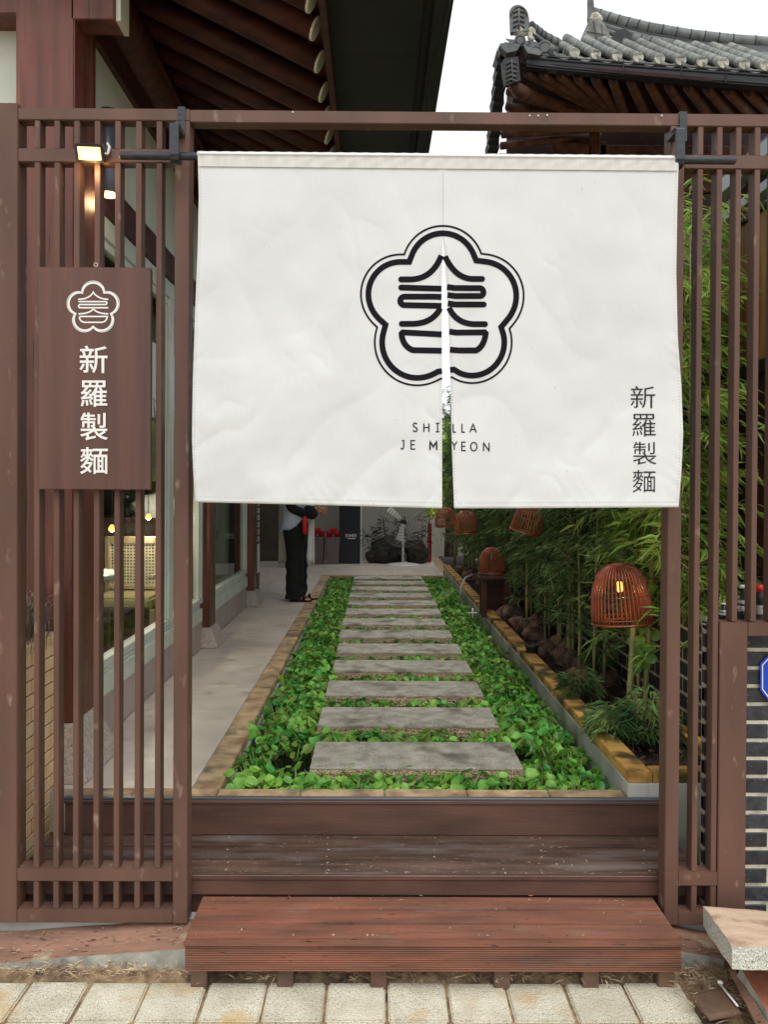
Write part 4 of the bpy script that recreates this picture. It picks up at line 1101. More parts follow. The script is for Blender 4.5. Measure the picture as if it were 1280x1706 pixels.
tree(1.75, 18.6, 4.5, 1.3, 16000, 'second yellow green tree close behind the one in the slit', 2.2)
tree(3.4, 17.5, 4.2, 1.4, 5000, 'green tree beyond the far end of the bamboo bed', 2.2)

# ================================================================== LANTERNS
def lantern(px, py, D, dia, lab, tilt=(0, 0, 0), stick=None, lit=True, weight=1):
    p = U(px, py, D); t = thing('rattan_lantern', lab, 'lantern', p, tilt, 'rattan basket lanterns in the bamboo')
    Rr = dia / 2; Hh = dia * 1.02
    prof = [(.34, .5), (.36, .49), (.56, .44), (.76, .32), (.90, .12), (.97, -.10), (1.0, -.32), (1.0, -.48)]
    prof = [(r_ * Rr, z * Hh) for r_, z in prof]
    rib = B().tube([(r_, 0, z) for r_, z in prof], .0052 * weight, 6).mesh('rib', M['rattan'], True)
    n = 44 if dia > .3 else 30
    for k in range(n): link('rib', rib, t, (0, 0, 0), (0, 0, 2 * math.pi * k / n), world=False)
    for (r_, z, w_) in ((.35, .5, .006), (.78, .30, .0028), (.95, -.02, .0028), (1.0, -.40, .0035), (1.01, -.48, .0065)):
        b = B().tube([(r_ * Rr * math.cos(a * math.pi / 18) * 1.01, r_ * Rr * math.sin(a * math.pi / 18) * 1.01, z * Hh) for a in range(37)], w_ * weight, 6, False); b.obj('hoop', M['rattan'], t, True, local=True)
    B().lathe([(.002, .5 * Hh), (.33 * Rr, .5 * Hh), (.33 * Rr, .485 * Hh), (.002, .485 * Hh)], n=20).obj('top_disc', M['rattan'], t, local=True)
    B().tube([(0, 0, .48 * Hh), (0, 0, .22 * Hh)], .006, 8).obj('lamp_cord', M['black_metal'], t, local=True)
    B().lathe([(.004, .22 * Hh), (.016, .20 * Hh), (.020, .12 * Hh), (.016, .06 * Hh), (.003, .03 * Hh)], n=12).obj('bulb', M['bulb'] if lit else M['lightwood'], t, True, local=True)
    if lit:
        l = bpy.data.lights.new('lantern_light', 'POINT'); l.energy = .9; l.color = (1, .42, .12); l.shadow_soft_size = .02
        o = bpy.data.objects.new('lantern_light', l); COL.objects.link(o); o.parent = t; o.location = (0, 0, .05 * Hh)
    return t
lantern(1034, 990, 4.22, .316, 'large lit amber rattan lantern, nearest in the bamboo bed', (R(-3), R(-4), 0))
lantern(820, 934, 7.9, .255, 'dark red rattan lantern standing on the wooden pedestal', (0, 0, 0), lit=False)
lantern(882, 862, 5.8, .225, 'tilted rattan lantern just under the curtain hem in the foliage', (R(8), R(14), 0), lit=False)
lantern(776, 870, 8.8, .25, 'dark rattan lantern half hidden in shade beyond the pedestal', (0, 0, 0), lit=False)
lantern(742, 862, 10.6, .27, 'farthest red rattan lantern seen below the curtain slit', (0, 0, 0), lit=False)
for (px0, py0, px1, py1, D, lab) in ((1046, 1160, 1056, 1042, 4.24, 'thin bamboo pole under the large lantern'), (1074, 1150, 1092, 860, 4.42, 'taller bamboo pole right of the large lantern'),
                                     (1012, 1110, 1010, 1035, 5.4, 'short bamboo pole left of the large lantern')):
    a, c = U(px0, py0, D), U(px1, py1, D); a.z = ZF + .03
    b = B(); k = 7; pts = [a.lerp(c, i / k) for i in range(k + 1)]; b.tube(pts, .0145, 10)
    for i in range(1, k): b.tube([pts[i] - Vector((0, 0, .004)), pts[i] + Vector((0, 0, .004))], .017, 10)
    tag(b.obj('bamboo_pole', M['culm'], smooth=True), lab, 'pole', 'bamboo poles carrying the lanterns')
# pedestal, spout
t = thing('pedestal', 'dark brown wooden pedestal under a rattan lantern', 'pedestal', U(822, 1028, 7.9))
x0, x1 = U(800, 1000, 7.9).x, U(846, 1000, 7.9).x; z0, z1 = ZF + .06, U(820, 958, 7.9).z
bb('top_board', x0 - .02, x1 + .01, 7.72, 8.05, z1 - .03, z1, M['dark_timber'], t)
bb('leg', x0, x0 + .05, 7.75, 7.80, z0, z1 - .031, M['dark_timber'], t); bb('leg', x1 - .06, x1 - .01, 7.75, 7.80, z0, z1 - .031, M['dark_timber'], t)
bb('back_panel', x0 + .01, x1 - .02, 7.98, 8.0, z0, z1 - .031, M['dark_timber'], t)
b = B().tube([U(788, 958, 7.9), U(776, 962, 7.8), U(768, 978, 7.7), U(765, 1010, 7.7)], .008, 8, True)
tag(b.obj('water_spout', M['rope'], smooth=True), 'curved grey water spout hanging over the pond edge', 'spout')
b = B().tube([U(788, 1013, 6.9), U(788, 1030, 6.9)], .006, 8); b.tube([U(780, 1021, 6.9), U(796, 1021, 6.9)], .006, 8)
tag(b.obj('pipe_cross', M['white_paint'], smooth=True), 'small white cross shaped pipe on the planter wall', 'pipe')
b = B().lathe([(.035, 0), (.05, .10), (.055, .10), (.055, .115), (.04, .115), (.035, .09)], (U(887, 1070, 5.9).x, 5.9, ZF + .05), 16)
tag(b.obj('plant_pot', M['black_metal'], smooth=True), 'small black plastic pot among the brown rocks', 'pot')
b = B().lathe([(.028, 0), (.028, 1.5)], (U(1096, 1000, 5.0).x, 5.0, ZF + .04), 12)
tag(b.obj('white_pipe', M['white_paint'], smooth=True), 'upright white plastic pipe behind the bamboo poles', 'pipe')

# bushy plant in the near corner of the bed (grassy leaves) and round leaf plant
def grassy(px, py, D, n, spread, H_, lab, m, pot=True, name='potted_plant'):
    p = U(px, py, D); p.z = ZF + .06
    t = thing(name, lab, 'plant', p)
    if pot: B().lathe([(.05, 0), (.065, .11), (.07, .115), (.06, .12), (.01, .10)], p, 16).obj('pot', M['black_metal'], t, smooth=True)
    b = B()
    for k in range(n):
        yaw = rnd.uniform(0, 6.28); rr_ = spread * math.sqrt(rnd.random()); base = p + Vector((math.cos(yaw) * rr_, math.sin(yaw) * rr_, .06 + H_ * rnd.random() * (1 - .5 * rr_ / spread)))
        d = Vector((math.cos(yaw + rnd.uniform(-.9, .9)), math.sin(yaw + rnd.uniform(-.9, .9)), rnd.uniform(-.3, .9)))
        bleaf(b, base, d, rnd.uniform(.05, .11), rnd.uniform(.006, .011), rnd.uniform(.2, .8))
    b.obj('foliage', m, t, fix=False)
    b = B()
    for k in range(9): yaw = k * .7; b.tube([p + Vector((0, 0, .05)), p + Vector((math.cos(yaw) * spread * .6, math.sin(yaw) * spread * .6, H_))], .003, 4)
    b.obj('stem', M['culm'], t, fix=False)
grassy(1025, 1215, 3.95, 520, .13, .17, 'low grassy plant with narrow leaves spilling over the yellow cap', M['bam'])
grassy(1078, 1200, 3.90, 520, .12, .26, 'taller grassy plant behind the right gate post', M['bam'])
grassy(1052, 1195, 4.00, 90, .05, .16, 'small yellow leaved shoot amid the grassy plants', mat('yellow_leaf', S(236, 230, 90), S(190, 200, 70), sc3=(30, 30, 30), rough=.5), False, 'yellow_plant')
grassy(968, 1100, 4.75, 260, .10, .14, 'dark leafy tuft between the yellow cap and the bamboo poles', M['bam'], False, 'grassy_plant')
grassy(1000, 1080, 5.3, 260, .10, .20, 'leafy tuft behind the large lantern poles', M['bam'], False, 'grassy_plant')
t = thing('climbing_plant', 'round leaved climbing plant beside the large lantern pole', 'plant', U(1080, 1075, 4.4))
for k in range(16):
    p = U(1068 + rnd.uniform(-12, 26), 1048 + rnd.uniform(0, 80), 4.4 + rnd.uniform(-.05, .05)); r_ = rnd.uniform(.022, .036)
    nrm = Vector((rnd.uniform(-.5, .5), -1, rnd.uniform(.1, .9))).normalized(); f = Vector((0, 0, 1)) - nrm * nrm.z; f.normalize(); s = nrm.cross(f)
    B().add([p] + [p + f * math.cos(a * .628) * r_ + s * math.sin(a * .628) * r_ - nrm * .006 * math.cos(2 * a * .628) for a in range(10)], [(0, 1 + a, 1 + (a + 1) % 10) for a in range(10)]).obj('leaf', M['hya'], t, smooth=True, fix=False)
B().tube([U(1075, 1150, 4.42), U(1082, 1100, 4.42), U(1076, 1045, 4.42)], .004, 5).obj('stem', M['culm'], t)

# ================================================================== RIGHT BOUNDARY: brick pier, receding brick wall, fence, awning
def brickwall(name, label, frame_fn, W_, H_, bl, bh, mj, depth, mb, mm, loc, joint_d=.004, ustart=0):
    """frame_fn(u, v, d): local to world; u along, v up, d outwards"""
    t = thing(name, label, 'brick wall', loc)
    rows = int(H_ / (bh + mj)) + 1
    q = [frame_fn(0, 0, -depth), frame_fn(W_, 0, -depth), frame_fn(W_, 0, 0), frame_fn(0, 0, 0)]
    b = B().hexa([frame_fn(0, 0, -joint_d), frame_fn(W_, 0, -joint_d), frame_fn(W_, 0, -depth), frame_fn(0, 0, -depth),
                  frame_fn(0, H_, -joint_d), frame_fn(W_, H_, -joint_d), frame_fn(W_, H_, -depth), frame_fn(0, H_, -depth)]); b.obj('mortar', mm, t)
    cnt = 0
    for r_ in range(rows):
        v0 = r_ * (bh + mj); v1 = min(H_, v0 + bh)
        if v1 - v0 < .01: continue
        u = ustart - ((bl + mj) / 2 if r_ % 2 else 0)
        while u < W_:
            a, c = max(0, u), min(W_, u + bl)
            if c - a > .01:
                k = rnd.uniform(-.0012, .0012)
                p0, p1 = frame_fn(a, v0, -.03), frame_fn(c, v1, k)
                o = bb('brick', min(p0[0], p1[0]), max(p0[0], p1[0]), min(p0[1], p1[1]), max(p0[1], p1[1]), min(p0[2], p1[2]), max(p0[2], p1[2]), mb, t, .003)
                cnt += 1
            u += bl + mj
    return t
XP = 1.3055
PIEROFF = -.04
brickwall('brick_pier', 'black brick pier with pale mortar behind the right gate panel', lambda u, v, d: (XP + u, 3.035 - d, .02 + v), .75, 1.235, .19, .057, .0145, .032, M['bbrick'], M['wmortar'], (XP, 3.035, .02), ustart=-.04)
brickwall('boundary_wall', 'low black brick wall receding beside the planter bed', lambda u, v, d: (1.67 - d, 3.87 + u, ZF + v), 6.0, .70, .19, .072, .016, .1, M['bbrick'], M['wmortar'], (1.67, 3.87, ZF))
tag(bb('pier_core', 1.43, 2.05, 3.0685, 3.26, 0, 1.2545, M['concrete'], None, .002), 'grey core of the right brick pier carrying the bottles', 'pier')
# bottles on the pier
def bottle(px, pyb, pyt, D, r_, lab, cap):
    c = U(px, pyt, D); z0 = .02 + 1.236; H_ = c.z - z0; c = Vector((c.x, D, z0))
    t = thing('bottle', lab, 'bottle', c)
    B().lathe([(r_ * .95, 0), (r_, .01), (r_, H_ * .45), (r_ * .45, H_ * .65), (r_ * .42, H_ * .93), (.002, H_ * .93)], c, 16).obj('glass_body', M['bottle'], t, True)
    B().lathe([(r_ * 1.02, H_ * .30), (r_ * 1.02, H_ * .44), (r_ * .6, H_ * .6)], c, 16, False).obj('foil_band', M['foil'], t, True)
    B().lathe([(r_ * .5, H_ * .92), (r_ * .5, H_), (.002, H_)], c, 16).obj('cap', cap, t, True)
bottle(1241, 1030, 975, 3.12, .034, 'dark bottle with white cap on the brick pier', M['white_paint'])
bottle(1207, 1035, 1005, 3.16, .022, 'small dark bottle with pale cap at the left of the bottles', M['white_paint'])
t = thing('jar', 'dark jar with bright red lid on the brick pier', 'jar', U(1266, 1030, 3.12))
c = Vector((U(1266, 1000, 3.12).x, 3.12, 1.256)); H_ = U(1266, 974, 3.12).z - 1.256
B().lathe([(.016, 0), (.016, H_ * .8), (.013, H_ * .84)], c, 16).obj('glass_body', M['bottle'], t, True)
B().lathe([(.0165, H_ * .2), (.0168, H_ * .45)], c, 16, False).obj('foil_band', M['foil'], t, True)
B().lathe([(.0175, H_ * .8), (.0175, H_), (.002, H_)], c, 16).obj('lid', M['red'], t, True)
# blue house number plate, seen only by its left edge
t = thing('house_number_plate', 'blue enamel plate with white border cut by the right picture edge', 'plate', U(1300, 1128, 3.02))
oct_ = [(1268, 1106), (1283, 1090), (1330, 1090), (1345, 1106), (1345, 1150), (1330, 1170), (1283, 1170), (1268, 1150)]
B().prism([U(x, y, 3.022) for x, y in oct_], (0, .006, 0)).obj('plate', M['blue'], t)
b = B(); stroke(b, [(1271.5, 1108), (1285, 1093.5), (1328, 1093.5), (1341, 1108), (1341, 1148), (1328, 1166), (1285, 1166), (1271.5, 1148)], 1.6, lambda x, y: U(x, y, 3.021), closed=True)
b.obj('border_line', M['white_paint'], t, fix=False)

XFn = 1.98
fn = thing('board_fence', 'dark brown vertical board fence with amber board panel above', 'fence', (XFn, 4, ZF))
y = 3.4
while y < 13.5:
    bb('board', XFn, XFn + .02, y + .002, y + .118, ZF - .2, HC + .655, M['fenceboard'], fn, .002); y += .12
bb('rail', XFn - .03, XFn - .001, 3.4, 13.5, HC + .60, HC + .665, M['gutter'], fn, .002)
y = 3.4
while y < 13.5:
    bb('panel_board', XFn - .012, XFn + .01, y + .0015, y + .0985, HC + .668, HC + 1.42, M['panelboard'], fn, .002); y += .10
bb('end_board', XFn + .025, 4.2, 4.9, 4.95, 0, HC + 1.42, M['fenceboard'], fn, .002)
k = 0
x = XFn + .03
while x < 3.4:
    bb('board', x, x + .115, 4.87, 4.897, 0, HC + .7, M['fenceboard'], fn, .002); x += .12
aw = thing('lean_to_roof', 'dark lean-to roof edge with two grey gutters above the fence', 'roof', (1.95, 4, HC + 1.5))
b = B()
for (x0, x1, h0, h1, mm, nm) in ((1.86, 1.93, 1.60, 1.68, 'greymetal', 'gutter'), (1.90, 1.97, 1.47, 1.52, 'greymetal', 'gutter'), (1.95, 2.9, 1.425, 1.445, 'gutter', 'soffit_board'), (1.94, 2.0, 1.531, 1.60, 'gutter', 'fascia_board')):
    bb(nm, x0, x1, 3.3, 4.27, HC + h0, HC + h1, M[mm], aw, .003)
bb('roof_sheet', 1.88, 3.0, 3.3, 4.27, HC + 1.685, HC + 1.71, M['gutter'], aw, .002)

# ================================================================== RESTAURANT (left)
rb = thing('restaurant_building', 'timber framed restaurant with white framed windows and deep dark eaves on the left', 'building', (XW, 5, ZF))
XC = -1.40
def column(x0, x1, y0, y1, z1, pz, flare, lab=None):
    bb('column', x0, x1, y0, y1, ZF + pz, z1, M['pole_wood'], rb, .006, 2)
    b = B(); e = flare; q = .015
    b.hexa([(x0 - e, y0 - e, ZF), (x1 + e, y0 - e, ZF), (x1 + e, y1 + e, ZF), (x0 - e, y1 + e, ZF), (x0 - q, y0 - q, ZF + pz), (x1 + q, y0 - q, ZF + pz), (x1 + q, y1 + q, ZF + pz), (x0 - q, y1 + q, ZF + pz)])
    o = b.obj('plinth_stone', M['plinth'], rb); m = o.modifiers.new('b', 'BEVEL'); m.width = .012; m.segments = 2
column(XC - .270, XC, 3.60, 3.88, HC + 3.0, .25, .10)
column(XC - .22, XC, 6.58, 6.82, HC + 2.6, .16, .09)
column(XC - .20, XC + .02, 8.86, 9.06, HC + 2.6, .17, .07)
column(XC - .20, XC, 13.2, 13.4, HC + 2.6, .15, .06)
# block at the column head
bb('bracket_block', U(195, 40, 3.72).x - .175, U(208, 40, 3.72).x - .012, 3.60, 3.73, U(150, 36, 3.62).z, HC + 3.0, M['pole_wood'], rb, .004)
bb('bracket_board', U(208, 40, 3.72).x - .0115, U(208, 40, 3.72).x + .012, 3.62, 3.745, U(150, 36, 3.62).z + .004, HC + 3.0, M['end_paint'], rb, .002)
bb('beam', -3.2, XC - .275, 3.66, 3.86, U(10, 22, 3.66).z, HC + 2.7, M['pole_wood'], rb, .004)
bb('plaster_wall', -3.2, XC - .272, 3.80, 3.87, ZF, U(10, 22, 3.66).z - .001, M['plaster'], rb, 0)
# upper wall: plaster, lintel
bb('plaster_wall', XW - .12, XW, 3.882, 15.0, HC + 1.641, HC + 2.262, M['plaster'], rb, 0)
bb('lintel', XW - .12, XW + .018, 3.882, 9.9, HC + 1.458, HC + 1.640, M['dark_timber'], rb, .003)
bb('eave_beam', XW - .12, XW + .03, 3.882, 15.0, HC + 2.263, HC + 2.42, M['dark_timber'], rb, .004)
o = B().tube([(XW + .02, 3.5, HC + 2.55), (XW + .02, 15, HC + 2.55)], .125, 16).obj('purlin', M['dark_timber'], rb, True)
bb('plaster_wall', XW - .05, XW + .06, 3.6, 15.0, HC + 2.60, HC + 2.95, M['plaster'], rb, 0)
# low wall: skirting tiles, sill
ZSI0, ZSI1 = .668, .805
y = 3.885
bb('low_wall', XW - .11, XW - .014, 3.882, 8.86, ZF, ZSI0 - .001, M['grout'], rb, 0)
segs = [(3.885, 6.48), (6.90, 8.78)]
for (a, c) in segs:
    y = a
    while y < c - .05:
        e = min(c, y + .6); bb('skirting_tile', XW - .013, XW, y + .0015, e - .0015, ZF, ZSI0 - .002, M['skirt'], rb, .001); y = e
    bb('sill', XW - .10, XW + .012, a, c, ZSI0, ZSI1 - .03, M['frame_white'], rb, .004, 2)
    bb('sill', XW - .10, XW - .008, a, c, ZSI1 - .0295, ZSI1, M['frame_white'], rb, .004, 2)
ZWT = HC + 1.457
def window(y0, y1, lab=None, top=ZWT):
    fr_ = bb('window', XW - .075, XW - .006, y0, y1, ZSI1 + .0005, ZSI1 + .045, M['frame_white'], rb, .003)
    for (a, c, z0, z1) in ((y0, y1, top - .115, top - .001), (y0, y0 + .06, ZSI1 + .0455, top - .1155), (y1 - .06, y1, ZSI1 + .0455, top - .1155)):
        bb('frame', XW - .075, XW - .006, a, c, z0, z1, M['frame_white'], fr_, .003)
    for (a, c, z0, z1) in ((y0 + .061, y1 - .061, top - .165, top - .1165), (y0 + .061, y0 + .095, ZSI1 + .046, top - .166), (y1 - .095, y1 - .061, ZSI1 + .046, top - .166)):
        bb('sash', XW - .065, XW - .020, a, c, z0, z1, M['frame_white'], fr_, .003)
    b = B().box(XW - .046, XW - .043, y0 + .09, y1 - .09, ZSI1 + .04, top - .16); b.obj('pane', M['glass'], fr_)
window(3.885, 5.55); window(5.552, 6.575); window(6.825, 8.855)
# interior
inn = []
for nm, bx, m in (('interior_wall', (-4.7, -4.6, 3.7, 13), 'inwall'),):
    bb(nm, *bx, ZF, HC + 1.7, M[m], rb, 0)
bb('interior_wall', -4.6, -3.22, 3.72, 3.79, ZF, HC + 1.7, M['inwall'], rb, 0)
bb('interior_wall', -4.6, XW - .13, 9.95, 10.05, ZF, HC + 1.7, M['inwall'], rb, 0)
bb('interior_floor', -4.6, XW - .115, 3.88, 9.94, ZF - .03, ZF + .004, M['floorwood'], rb, 0)
bb('ceiling', -4.6, XW - .13, 3.8, 10.0, HC + 1.5, HC + 1.6, M['inwall'], rb, 0)
bb('roller_blind', XW - .20, XW - .196, 3.95, 6.5, HC + .05, HC + 1.44, M['curtain'], rb, 0)
bb('roller_blind', XW - .20, XW - .196, 7.55, 8.75, ZF + .02, HC + 1.44, M['curtain'], rb, 0)
# entrance beyond the third column
bb('door_frame', XW - .02, XW + .05, 9.35, 9.42, ZF, HC + 1.4, M['dark_timber'], rb, .003)
bb('interior_wall', -4.6, XW - .1, 14.3, 14.39, ZF, HC + 1.7, M['inwall'], rb, 0)
# vertical menu sign between third column and door
ms_ = thing('menu_sign', 'narrow dark vertical sign with white characters beside the far column', 'sign', (XW + .06, 9.2, 1.4))
bb('board', XW + .052, XW + .066, 9.10, 9.32, ZF + .12, HC + .5, M['dark_timber'], ms_, .002)
p1_ = [(.30, .36), (.36, .42), (.44, .50), (.52, .58), (-.20, -.14)]
for k in range(7):
    z = 1.66 - k * .085
    b = B(); b.box(XW + .0665, XW + .069, 9.14, 9.28, z, z + .010); b.box(XW + .0665, XW + .069, 9.14, 9.28, z + .045, z + .055); b.box(XW + .0665, XW + .069, 9.14, 9.165, z + .01, z + .045); b.box(XW + .0665, XW + .069, 9.25, 9.28, z + .01, z + .045)
    b.obj('printed_character', M['white_paint'], ms_)
bb('white_plate', XW + .0665, XW + .071, 9.12, 9.30, .78, 1.12, M['white_paint'], ms_, .001)

# eaves: rafters, deck boards, soffit, gutter
HE = 2.19; XE = -.295; sl = .5
n = 0; y = 3.35
SP_ = .262
ys = [2.19 * 1290 / (814 - q) for q in (5, 52, 107, 157)]
y0_ = ys[0] - SP_ * .95
raf = B().tube([(0, 0, 0), (-1.75, 0, .875 * .98)], .056, 14).mesh('rafter', M['dark_timber'], True)
cap_me = B().tube([(.006, 0, -.003), (-.004, 0, .002)], .0565, 18).mesh('rafter_end', M['end_paint'], False)
yy = [3.2, ys[0], ys[1], ys[2], ys[3]] + [ys[3] + SP_ * k for k in range(1, 34)]
for y in yy:
    r_ = link('rafter', raf, rb, (XE, y, HC + HE)); link('rafter_end', cap_me, r_, (XE, y, HC + HE))
# roof deck above rafters
b = B(); nrm = Vector((.5, 0, 1)).normalized() * .062
a = Vector((XE - .05, 0, HC + HE + .02)) + nrm; c = Vector((XE - 1.9, 0, HC + HE + .945)) + nrm
b.hexa([(a.x, 3.12, a.z), (a.x, 15, a.z), (c.x, 15, c.z), (c.x, 3.12, c.z), (a.x, 3.12, a.z + .03), (a.x, 15, a.z + .03), (c.x, 15, c.z + .03), (c.x, 3.12, c.z + .03)]); b.obj('roof_boarding', M['dark_timber'], rb)
# shop side of the roof: higher slab so no sky shows behind
bb('roof_slab', -4.7, XE - 1.5, 3.12, 15, HC + 3.12, HC + 3.2, M['soffit'], rb, 0)
bb('eave_trim', XE - .06, XE + .034, 3.12, 15, HC + HE + .066, HC + HE + .09, M['dark_timber'], rb, .002)
bb('fascia_board', XE + .035, XE + .065, 3.12, 15, HC + HE - .05, HC + HE + .22, M['dark_timber'], rb, .002)
for (y0, y1) in ((3.12, 4.02), (4.023, 5.22), (5.223, 6.42), (6.423, 7.62), (7.623, 15)):
    bb('soffit_panel', XE + .066, .215, y0, y1, HC + HE + .045, HC + HE + .06, M['soffit'], rb, .001)
b = B(); 
prof = [(.216, .03), (.216, .05), (.25, .05), (.26, -.02), (.34, -.02), (.352, .06), (.36, .12), (.20, .16)]
b.prism([Vector((x, 3.12, HC + HE + z)) for x, z in prof], (0, 12, 0)); b.obj('gutter', M['soffit'], rb)
bb('roof_cover', XE, .33, 3.12, 15, HC + HE + .17, HC + HE + .2, M['soffit'], rb, 0)
b = B().tube([(.30 + .02 * math.sin(i * 1.3), 3.2 + i * .25, HC + HE - .03 - .012 * math.sin(i * 2.1)) for i in range(14)], .004, 6, True); b.obj('cable', M['gutter'], rb, True)

# wall lamp
t = thing('wall_lamp', 'grey cylinder wall lamp glowing at its base beside the timber column', 'lamp', U(181, 260, 3.95))
c0, c1 = U(181, 324, 3.95), U(181, 184, 3.95)
x = c0.x
B().lathe([(.040, 0), (.043, .004), (.043, c1.z - c0.z), (.03, c1.z - c0.z + .004)], (x, 3.95, c0.z), 24).obj('shade', M['lampgrey'], t, True)
B().lathe([(.002, -.006), (.037, -.006), (.0425, .002), (.0425, .018)], (x, 3.95, c0.z - .002), 24, False).obj('glow_disc', M['flood_wall'], t, True)
bb('mount', x - .1, x - .04, 3.93, 3.97, c0.z + .15, c0.z + .22, M['lampgrey'], t)
l = bpy.data.lights.new('wall_lamp_light', 'POINT'); l.energy = 1.2; l.color = (1, .6, .3); l.shadow_soft_size = .03
o = bpy.data.objects.new('wall_lamp_light', l); COL.objects.link(o); o.parent = t; o.location = (0, 0, c0.z - .05 - U(181, 260, 3.95).z)

# interior things
def pend(x, y, z, lab):
    t = thing('pendant_lamp', lab, 'lamp', (x, y, z), group='pendant bulbs inside the restaurant')
    B().tube([(0, 0, .02), (0, 0, HC + 1.5 - z)], .003, 6).obj('lamp_cord', M['black_metal'], t, local=True)
    B().lathe([(.002, -.03), (.022, -.015), (.025, .0), (.01, .025)], n=12).obj('bulb', M['bulb'], t, True, local=True)
    l = bpy.data.lights.new('pendant_light', 'POINT'); l.energy = 8; l.color = (1, .86, .68); l.shadow_soft_size = .04
    o = bpy.data.objects.new('pendant_light', l); COL.objects.link(o); o.parent = t; o.location = (0, 0, -.06)
for px, py, D, lab in ((247, 861, 6.4, 'glowing pendant bulb above the cane chair'), (283, 802, 7.0, 'glowing pendant bulb near the window mullion'), (186, 880, 5.6, 'glowing pendant bulb left of the cane chair')):
    p = U(px, py, D); pend(p.x, p.y, p.z, lab)
# cane chair
cc = G(222, 1052, ZF) if False else Vector((-1.98, 6.25, ZF))
ch = thing('cane_chair', 'pale wooden armchair with woven cane back behind the window', 'chair', cc)
Wd = .50
for sx in (-1, 1):
    for (yy_, h_) in ((-.22, .40), (.22, .94)):
        bb('leg', cc.x + sx * Wd / 2 - .018, cc.x + sx * Wd / 2 + .018, cc.y + yy_ - .018, cc.y + yy_ + .018, ZF, ZF + h_, M['lightwood'], ch, .003)
bb('seat', cc.x - .24, cc.x + .24, cc.y - .24, cc.y + .22, ZF + .40, ZF + .49, M['seat'], ch, .02, 3)
bb('back_rail', cc.x - .23, cc.x + .23, cc.y + .205, cc.y + .235, ZF + .88, ZF + .94, M['lightwood'], ch, .004)
bb('back_rail', cc.x - .23, cc.x + .23, cc.y + .205, cc.y + .235, ZF + .50, ZF + .53, M['lightwood'], ch, .004)
b = B()
k = 0
x = cc.x - .228
while x < cc.x + .228:
    b.box(x, x + .012, cc.y + .216, cc.y + .219, ZF + .53, ZF + .88); x += .026
z = ZF + .535
while z < ZF + .875:
    b.box(cc.x - .229, cc.x + .229, cc.y + .2195, cc.y + .2225, z, z + .012); z += .026
b.obj('cane_back', M['cane'], ch)
for sx in (-1, 1): bb('armrest', cc.x + sx * .25 - .025, cc.x + sx * .25 + .025, cc.y - .25, cc.y + .22, ZF + .64, ZF + .67, M['lightwood'], ch, .006)
tb = thing('cafe_table', 'round edged pale table inside the window left of the chair', 'table', (-2.12, 5.45, ZF))
B().lathe([(.002, .70), (.33, .70), (.34, .715), (.34, .735), (.33, .745), (.002, .745)], (-2.12, 5.45, ZF), 32).obj('tabletop', M['palemetal'], tb, True)
B().lathe([(.22, 0), (.22, .02), (.03, .04), (.03, .70)], (-2.05, 5.45, ZF), 20).obj('pedestal_leg', M['black_metal'], tb, True)
cn = thing('service_counter', 'wooden service counter deep inside the restaurant', 'counter', (-2.6, 7.6, ZF))
bb('counter_body', -2.7, -1.75, 7.4, 7.8, ZF, ZF + 1.02, M['floorwood'], cn); bb('countertop', -2.75, -1.72, 7.37, 7.82, ZF + 1.021, ZF + 1.06, M['dark_timber'], cn)
b = B(); me = rock_mesh(9, M['white_cloth'], 3); o = link('folded_cloth', me, None, (-2.12, 7.55, ZF + 1.15), (0, 0, 0), (.26, .15, .16)); tag(o, 'pale grey cloth heap lying on the service counter', 'cloth')

# ================================================================== BEIGE BRICK PLANTER with dry grass (left)
XB = -1.452
yp = thing('brick_planter', 'beige brick planter of dry grass behind the left lattice', 'planter', (XB, 3.3, ZD))
PY0, PY1 = 3.10, 3.585
ZT = 1.115
bb('mortar_core', XB - .60, XB - .004, PY0 + .004, PY1, -.01, ZT - .035, M['ymortar'], yp, 0)
z = ZT - .036; r_ = 0
while z > .02:
    z0 = z - .053; y = PY0 - (.095 if r_ % 2 else 0)
    while y < PY1:
        a, c = max(PY0, y), min(PY1, y + .185)
        if c - a > .012: bb('brick', XB - .05, XB + rnd.uniform(-.0008, .0008), a + .001, c - .001, z0, z - .0005, M['ybrick'], yp, .002)
        y += .192
    z -= .0595; r_ += 1
y = PY0 - .004
for k in range(5): bb('coping_brick', XB - .10, XB + .006, y + .001, min(PY1, y + .11), ZT - .034, ZT, M['ybrick'], yp, .003); y += .112
bb('coping_brick', XB - .6, XB - .101, PY0 - .004, PY0 + .09, ZT - .034, ZT, M['ybrick'], yp, .003)
bb('soil_fill', XB - .59, XB - .101, PY0 + .09, PY1, ZT - .05, ZT - .02, M['soil'], yp, 0)
b = B()
for k in range(950):
    tx = XB - .16 + rnd.gauss(0, .07); ty = 3.36 + rnd.gauss(0, .10); a = rnd.uniform(0, 6.28); L = rnd.uniform(.14, .34); sp = rnd.uniform(.03, .17)
    p0 = Vector((tx, ty, ZT - .03)); d = Vector((math.cos(a), math.sin(a), 0))
    p1 = p0 + d * sp * .3 + Vector((0, 0, L * .55)); p2 = p0 + d * sp + Vector((0, 0, L * .72)); p3 = p0 + d * sp * 1.7 + Vector((0, 0, L * .5))
    s = Vector((-d.y, d.x, 0)) * .0019
    pts_ = [p0, p1, p2, p3]; vs = []
    for i, q in enumerate(pts_): vs += [q + s * (1 - i / 3.3), q - s * (1 - i / 3.3)]
    b.add(vs, [(0, 1, 3, 2), (2, 3, 5, 4), (4, 5, 7, 6)])
tag(b.obj('dry_grass', M['drygrass'], fix=False), 'tuft of dry greyish ornamental grass in the brick planter', 'grass', kind='stuff')

